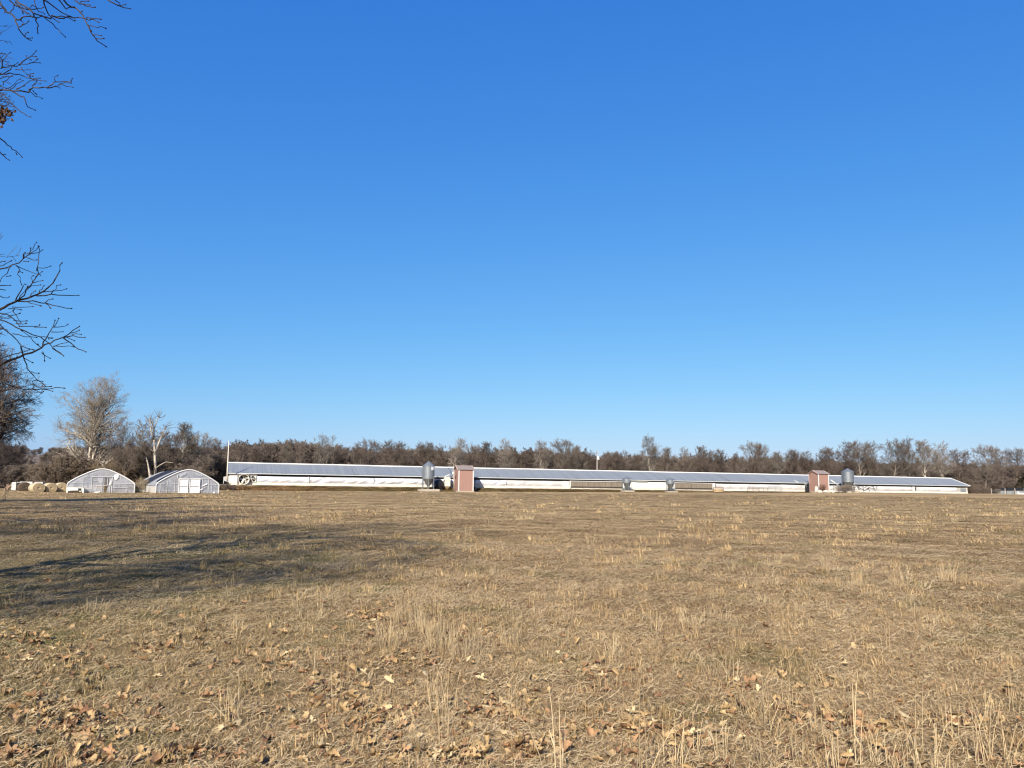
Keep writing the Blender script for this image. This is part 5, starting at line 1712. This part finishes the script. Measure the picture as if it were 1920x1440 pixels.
def grass():
    rg = np.random.default_rng(5)
    protos = [blade_mesh(100 + i, 34, .115, .018, .05, .0046, (.6, 3.2), M_GRASS, .9) for i in range(5)]
    protos += [blade_mesh(110 + i, 22, .07, .05, .13, .0045, (.1, .8), M_GRASS) for i in range(2)]
    for i in range(3):                                 # thatch: loose bent straws lying over the tufts
        g2 = random.Random(500 + i); b = MB()
        for _ in range(16):
            a = g2.uniform(0, 6.283); q = Vector((g2.gauss(0, .09), g2.gauss(0, .09), g2.uniform(.01, .035)))
            w = g2.uniform(.0012, .0024); ln = g2.uniform(.04, .13); vv = []
            for k in range(4):
                d = Vector((math.cos(a), math.sin(a), g2.gauss(0, .35))); sd = Vector((-math.sin(a), math.cos(a), .5)) * w * (1 - .2 * k)
                vv += [q - sd, q + sd]; q = q + d * ln / 3; q.z = max(q.z, .004); a += g2.gauss(0, .55)
            b.add(vv, [(2 * k, 2 * k + 1, 2 * k + 3, 2 * k + 2) for k in range(3)])
        me = bpy.data.meshes.new('thatch_mesh'); me.from_pydata(b.v, [], b.f); me.materials.append(M_STALK); me.update()
        protos.append(me)
    P, Rt, S, I = [], [], [], []

    def put(x, y, s, sz, idx):
        z = ground(x, y)
        n = len(x)
        P.append(np.stack([x, y, z], 1)); Rt.append(np.stack([np.zeros(n), np.zeros(n), rg.uniform(0, 6.283, n)], 1))
        S.append(np.stack([s, s, sz], 1)); I.append(idx)
    # near zone: even density
    n = 30000
    y = np.sqrt(rg.uniform(3.6 ** 2, 8 ** 2, n)); x = rg.uniform(-.95, .95, n) * y
    put(x, y, rg.uniform(.75, 1.3, n), rg.uniform(.6, 1.25, n), rg.integers(0, 5, n))
    n = 400
    y = np.sqrt(rg.uniform(3.6 ** 2, 8 ** 2, n)); x = rg.uniform(-.95, .95, n) * y
    put(x, y, rg.uniform(.8, 1.4, n), rg.uniform(.7, 1.3, n), rg.integers(5, 7, n))
    n = 9000
    y = 3.6 * (22 / 3.6) ** rg.uniform(size=n); x = rg.uniform(-.95, .95, n) * y
    put(x, y, rg.uniform(.7, 1.2, n) * np.clip(y / 7, 1, 3), rg.uniform(.7, 1.4, n), rg.integers(7, 10, n))
    # beyond: tufts grow wider, fewer per square metre
    n = 95000
    x, y = wedge(n, 8, 150, .85, rg)
    u, v = uv(x, y)
    k = y / 8
    keep = v > 9.6
    s = k ** .95 * rg.uniform(.75, 1.3, n); sz = (1 + .16 * np.log(k)) * rg.uniform(.5, 1.35, n)
    put(x[keep], y[keep], s[keep], sz[keep], rg.integers(0, 5, n)[keep])
    n = 1600
    x, y = wedge(n, 8, 150, .85, rg)
    u, v = uv(x, y); keep = (v > 10.5) & (np.sin(x * .21 + 1.7 * np.sin(y * .05)) * np.sin(y * .13) > -.1)
    k = y / 8
    put(x[keep], y[keep], (k ** .8 * rg.uniform(.8, 1.3, n))[keep], ((1 + .5 * np.log(k)) * rg.uniform(.8, 1.5, n))[keep], rg.integers(5, 7, n)[keep])
    # bank in front of the house
    n = 9000
    u = rg.uniform(-14, 204, n); v = rg.uniform(6.9, 10.4, n)
    x, y = xy(u, v)
    put(x, y, rg.uniform(5, 9, n), rg.uniform(1.0, 2.2, n), rg.integers(0, 5, n))
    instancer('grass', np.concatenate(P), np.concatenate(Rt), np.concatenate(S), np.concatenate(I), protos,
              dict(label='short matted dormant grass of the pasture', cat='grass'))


grass()


def stalk_mesh(seed, n, rad, h0, h1, w, splay):
    rg = random.Random(seed)
    b = MB()
    for _ in range(n):
        a = rg.uniform(0, 6.283); r = rad * math.sqrt(rg.random())
        p = Vector((r * math.cos(a), r * math.sin(a), -.01))
        h = rg.uniform(h0, h1) * (1 if rg.random() < .7 else .55)
        az = a + rg.gauss(0, .9); sp = abs(rg.gauss(0, splay))
        d = Vector((math.cos(az), math.sin(az), 0))
        pts = [p, p + Vector((0, 0, h * .4)) + d * h * sp * .3, p + Vector((0, 0, h * .75)) + d * h * sp * .7, p + Vector((0, 0, h * (.99 - sp * .2))) + d * h * sp * 1.15]
        b.tube(pts, [w * .5, w * .45, w * .38, w * .2], 3, False)
        if rg.random() < .35:                          # a dry leaf blade bent off the stalk
            q = pts[1]; az2 = rg.uniform(0, 6.283); e = Vector((math.cos(az2), math.sin(az2), 0))
            s = Vector((-e.y, e.x, 0)) * w * .7
            t1 = q + e * h * .12 + Vector((0, 0, h * .12)); t2 = q + e * h * .28 + Vector((0, 0, -.02 * h))
            b.add([q - s, q + s, t1 + s * .7, t1 - s * .7, t2], [(0, 1, 2, 3), (3, 2, 4)])
    me = bpy.data.meshes.new('stalk_mesh'); me.from_pydata(b.v, [], b.f); me.materials.append(M_STALK); me.update()
    return me


def base_leaves(me_seed):
    return None


def px_ground(px, py):
    d = ray(px, py)
    t = -EYE / d.z
    for _ in range(6):
        p = Vector((0, 0, EYE)) + d * t
        t = (gz(p.x, p.y) - EYE) / d.z
    return Vector((0, 0, EYE)) + d * t


STALK = [stalk_mesh(200 + i, n, r, h0, h1, .0048, sp) for i, (n, r, h0, h1, sp) in enumerate((
    (26, .16, .22, .42, .22), (14, .10, .20, .36, .25), (7, .06, .22, .40, .2), (34, .26, .18, .36, .28), (4, .05, .25, .46, .3), (10, .16, .12, .26, .4)))]
# column, row of the foot, kind, size, label
big = 'clump of tall straw coloured stalks in the dense stand below mid field'
right_ = 'loose clump of thin dry stalks in the grass at the lower right'
midl = 'thin dry stalks standing among fallen leaves in the lower middle'
far_ = 'small pale tuft of dry stalks standing in the mid field'
lft = 'few thin dry stalks in the shaded grass on the left'
CL = []
rg = random.Random(44)
for _ in range(15):
    CL.append((rg.uniform(712, 965), rg.uniform(1165, 1235), rg.choice((0, 3, 0, 1)), rg.uniform(.62, 1.0), big))
for px, py, k, s in ((830, 1335, 1, 1.05), (815, 1310, 2, .9), (850, 1350, 5, 1), (960, 1350, 1, .8), (985, 1300, 2, .9), (630, 1345, 4, .9), (590, 1275, 4, .7), (825, 1400, 2, .9), (1010, 1240, 5, 1), (1050, 1215, 1, .7), (880, 1240, 3, .7)):
    CL.append((px, py, k, s, midl))
for px, py, k, s in ((1150, 1235, 1, .8), (1230, 1185, 2, .9), (1345, 1275, 1, 1.0), (1405, 1345, 1, 1.0), (1375, 1285, 2, .9), (1050, 1470, 4, 1.3), (1220, 1470, 4, 1.3), (1265, 1440, 2, 1.0), (1300, 1420, 2, .9),
                     (1450, 1390, 4, 1.0), (1480, 1330, 2, .8), (1610, 1440, 4, 1.3), (1600, 1380, 4, 1.1), (1660, 1222, 4, .9), (1715, 1420, 4, 1.1), (1760, 1360, 4, .9), (1790, 1390, 2, .9), (1850, 1360, 1, .8),
                     (1880, 1440, 1, 1), (1840, 1440, 2, 1), (1560, 1460, 2, 1), (1700, 1460, 2, 1), (1430, 1440, 1, .9), (1660, 1440, 1, .8), (1530, 1380, 2, .8), (1905, 1340, 4, .9), (1360, 1430, 2, .9), (1750, 1455, 1, .9), (1490, 1440, 2, .9)):
    CL.append((px, py, k, s, right_))
for px, py in ((740, 1000), (758, 1002), (652, 1008), (664, 1012), (1108, 1022), (1122, 1018), (1250, 1018), (1230, 1022), (1390, 1020), (1545, 1065), (1610, 1100), (1500, 1150), (1630, 1120), (1770, 1090), (880, 1005), (1700, 1090), (1690, 985), (1715, 975), (1790, 980)):
    CL.append((px, py, rg.choice((1, 5, 0)), rg.uniform(.8, 1.2), far_))
for px, py, k in ((30, 1120, 2), (44, 1110, 4), (300, 1085, 4), (310, 1095, 2), (360, 1000, 2), (140, 1012, 5), (345, 1000, 1), (430, 1120, 4), (445, 1200, 4), (600, 1160, 4), (420, 1365, 2), (440, 1360, 4), (230, 1060, 2), (500, 1030, 5), (540, 1090, 5), (470, 1080, 2)):
    CL.append((px, py, k, .9, lft))
for px, py, k, s, lab in CL:
    p = px_ground(px, py)
    o = bpy.data.objects.new('dry_stalk_clump', STALK[k]); col.objects.link(o)
    o.location = p; o.rotation_euler = (0, 0, rg.uniform(0, 6.28)); o.scale = (s * 1.05, s * 1.05, s)
    tag(o, lab, 'grass clump', lab.replace('clump of ', 'clumps of ').replace('tuft of', 'tufts of'))


def stalk_scatter():
    rg2 = np.random.default_rng(8)
    n = 2300
    x, y = wedge(n, 9, 120, .85, rg2)
    u, v = uv(x, y)
    f = np.sin(x * .16 + 2 * np.sin(y * .07) + .5) + .8 * np.sin(y * .19 + x * .05) + rg2.normal(0, .55, n)
    band = np.exp(-((y - 15) / 3.5) ** 2) * (x / y > .2) * 1.6 + np.exp(-((y - 26) / 7) ** 2) * .8 + np.exp(-((y - 45) / 8) ** 2) * .6
    keep = (f + band > 1.75) & (v > 12) & ((y < 28) | (rg2.uniform(size=n) < .4))
    x, y = x[keep], y[keep]
    n = len(x)
    k = np.clip(y / 14, .8, 5)
    s = k ** .55 * rg2.uniform(.7, 1.2, n)
    sz = rg2.uniform(.28, .68, n) * np.clip(.75 + y / 60, .7, 1.25)
    instancer('standing_stalks', np.stack([x, y, ground(x, y)], 1), np.stack([np.zeros(n), np.zeros(n), rg2.uniform(0, 6.28, n)], 1), np.stack([s, s, sz], 1), rg2.integers(0, 6, n), STALK,
              dict(label='scattered thin dry stalks standing over the mid field', cat='stalks'))


stalk_scatter()


def leaf_mesh(seed, m):
    rg = random.Random(seed)
    V, F = [], []
    n = 13
    L_ = .13; wmax = rg.uniform(.042, .058)
    curl = rg.uniform(.5, 2.2) * rg.choice((-1, 1)); bend = rg.uniform(-.9, 1.6); tw = rg.uniform(-.8, .8)
    fold = rg.uniform(.1, .9)
    for i in range(n):
        t = i / (n - 1)
        lobe = .45 + .55 * abs(math.sin(t * math.pi * 2.75 + .35)) ** .8
        env = math.sin(math.pi * min(1, .06 + t * .98)) ** .7 * (.75 + .5 * t)
        w = wmax * env * lobe if 0 < i < n - 1 else .003
        y = L_ * (t - .5)
        zc = bend * (t - .45) ** 2 * L_ * 1.3
        for sx, jit in ((-1, rg.uniform(.8, 1.15)), (-.5, 1), (0, 1), (.5, 1), (1, rg.uniform(.8, 1.15))):
            xx = sx * w * jit
            z = zc + curl * abs(xx) * 1.0 * abs(xx) / .05 * .5 + fold * abs(xx) * .5 + tw * xx * (t - .5)
            V.append((xx * (1 - .25 * abs(curl) * abs(sx) * .5), y + (.012 * abs(sx) if i % 2 else 0), z + .012))
    for i in range(n - 1):
        for j in range(4):
            a = i * 5 + j
            F.append((a, a + 1, a + 6, a + 5))
    k = len(V)
    V += [(-.0012, -L_ / 2 - .045, .015), (.0012, -L_ / 2 - .045, .015), (.0012, -L_ / 2 + .01, .02), (-.0012, -L_ / 2 + .01, .02)]
    F.append((k, k + 1, k + 2, k + 3))
    me = bpy.data.meshes.new('oak_leaf_mesh'); me.from_pydata(V, [], F); me.materials.append(m)
    me.polygons.foreach_set('use_smooth', [True] * len(me.polygons)); me.update()
    return me


LM = [mat('leaf_tan', (.46, .31, .15), .7, var=.18, scale=25, rand=.2), mat('leaf_orange', (.36, .205, .10), .7, var=.2, scale=25, rand=.2), mat('leaf_brown', (.20, .10, .05), .75, var=.2, scale=25, rand=.25), mat('leaf_straw', (.60, .46, .26), .7, var=.12, scale=25, rand=.15)]
LEAF = [(leaf_mesh(300 + i, LM[mi]), lab) for i, (mi, lab) in enumerate((
    (0, 'curled tan oak leaf lying in the short grass'), (0, 'curled tan oak leaf lying in the short grass'), (1, 'orange brown oak leaf lying in the short grass'), (1, 'orange brown oak leaf lying in the short grass'),
    (2, 'dark brown curled oak leaf lying in the short grass'), (3, 'pale straw coloured oak leaf lying in the short grass'), (3, 'pale straw coloured oak leaf lying in the short grass')))]


def leaves():
    rg = random.Random(61)
    spots = []
    heaps = [(130, 1370), (60, 1345), (310, 1220), (120, 1240), (560, 1245), (720, 1345), (690, 1370), (640, 1325), (930, 1340), (1010, 1400), (1100, 1260), (1390, 1290), (1480, 1350), (1650, 1370), (1800, 1360), (850, 1420), (620, 1290), (40, 1200), (700, 1160), (900, 1190),
             (1300, 1385), (1180, 1370), (30, 1420), (160, 1420), (330, 1425), (980, 1420), (760, 1250)]
    while len(spots) < 2500:
        if rg.random() < .38:
            hx, hy = rg.choice(heaps)
            px = rg.gauss(hx, 34); py = rg.gauss(hy, 12)
        else:
            px = rg.uniform(-80, 2000); py = 1010 + 440 * rg.random() ** .62
            dens = 1.0 if px < 1000 else .55
            if py < 1130: dens *= .55 if px < 900 else .35
            if 250 < px < 480 and 1330 < py < 1420: dens *= .5
            if rg.random() > dens: continue
        if py > 1462 or py < 1000: continue
        p = px_ground(px, py)
        spots.append((p, px, py))
    spots.sort(key=lambda s: s[0].y)
    P, Rt, S, I = [], [], [], []
    shown = 0
    for p, px, py in spots:
        k = rg.choices(range(7), (3, 3, 2.4, 2.0, 2.6, .9, .5))[0]
        s = .42 + .5 * rg.random() ** 1.8
        rt = (rg.gauss(0, .38), rg.gauss(0, .38), rg.uniform(0, 6.28))
        p = p + Vector((0, 0, rg.uniform(.008, .034)))
        if shown < 300 and -10 < px < 1930 and py < 1445:
            me, lab = LEAF[k]
            o = bpy.data.objects.new('fallen_leaf', me); col.objects.link(o)
            o.location = p; o.rotation_euler = rt; o.scale = (s, s, s)
            tag(o, lab, 'leaf', 'fallen oak leaves'); shown += 1
        else:
            P.append(tuple(p)); Rt.append(rt); S.append((s, s, s)); I.append(k)
    instancer('leaf_litter', np.array(P), np.array(Rt), np.array(S), np.array(I), [l[0] for l in LEAF],
              dict(label='scattered dry oak leaves farther out in the pasture', cat='leaves'))


leaves()
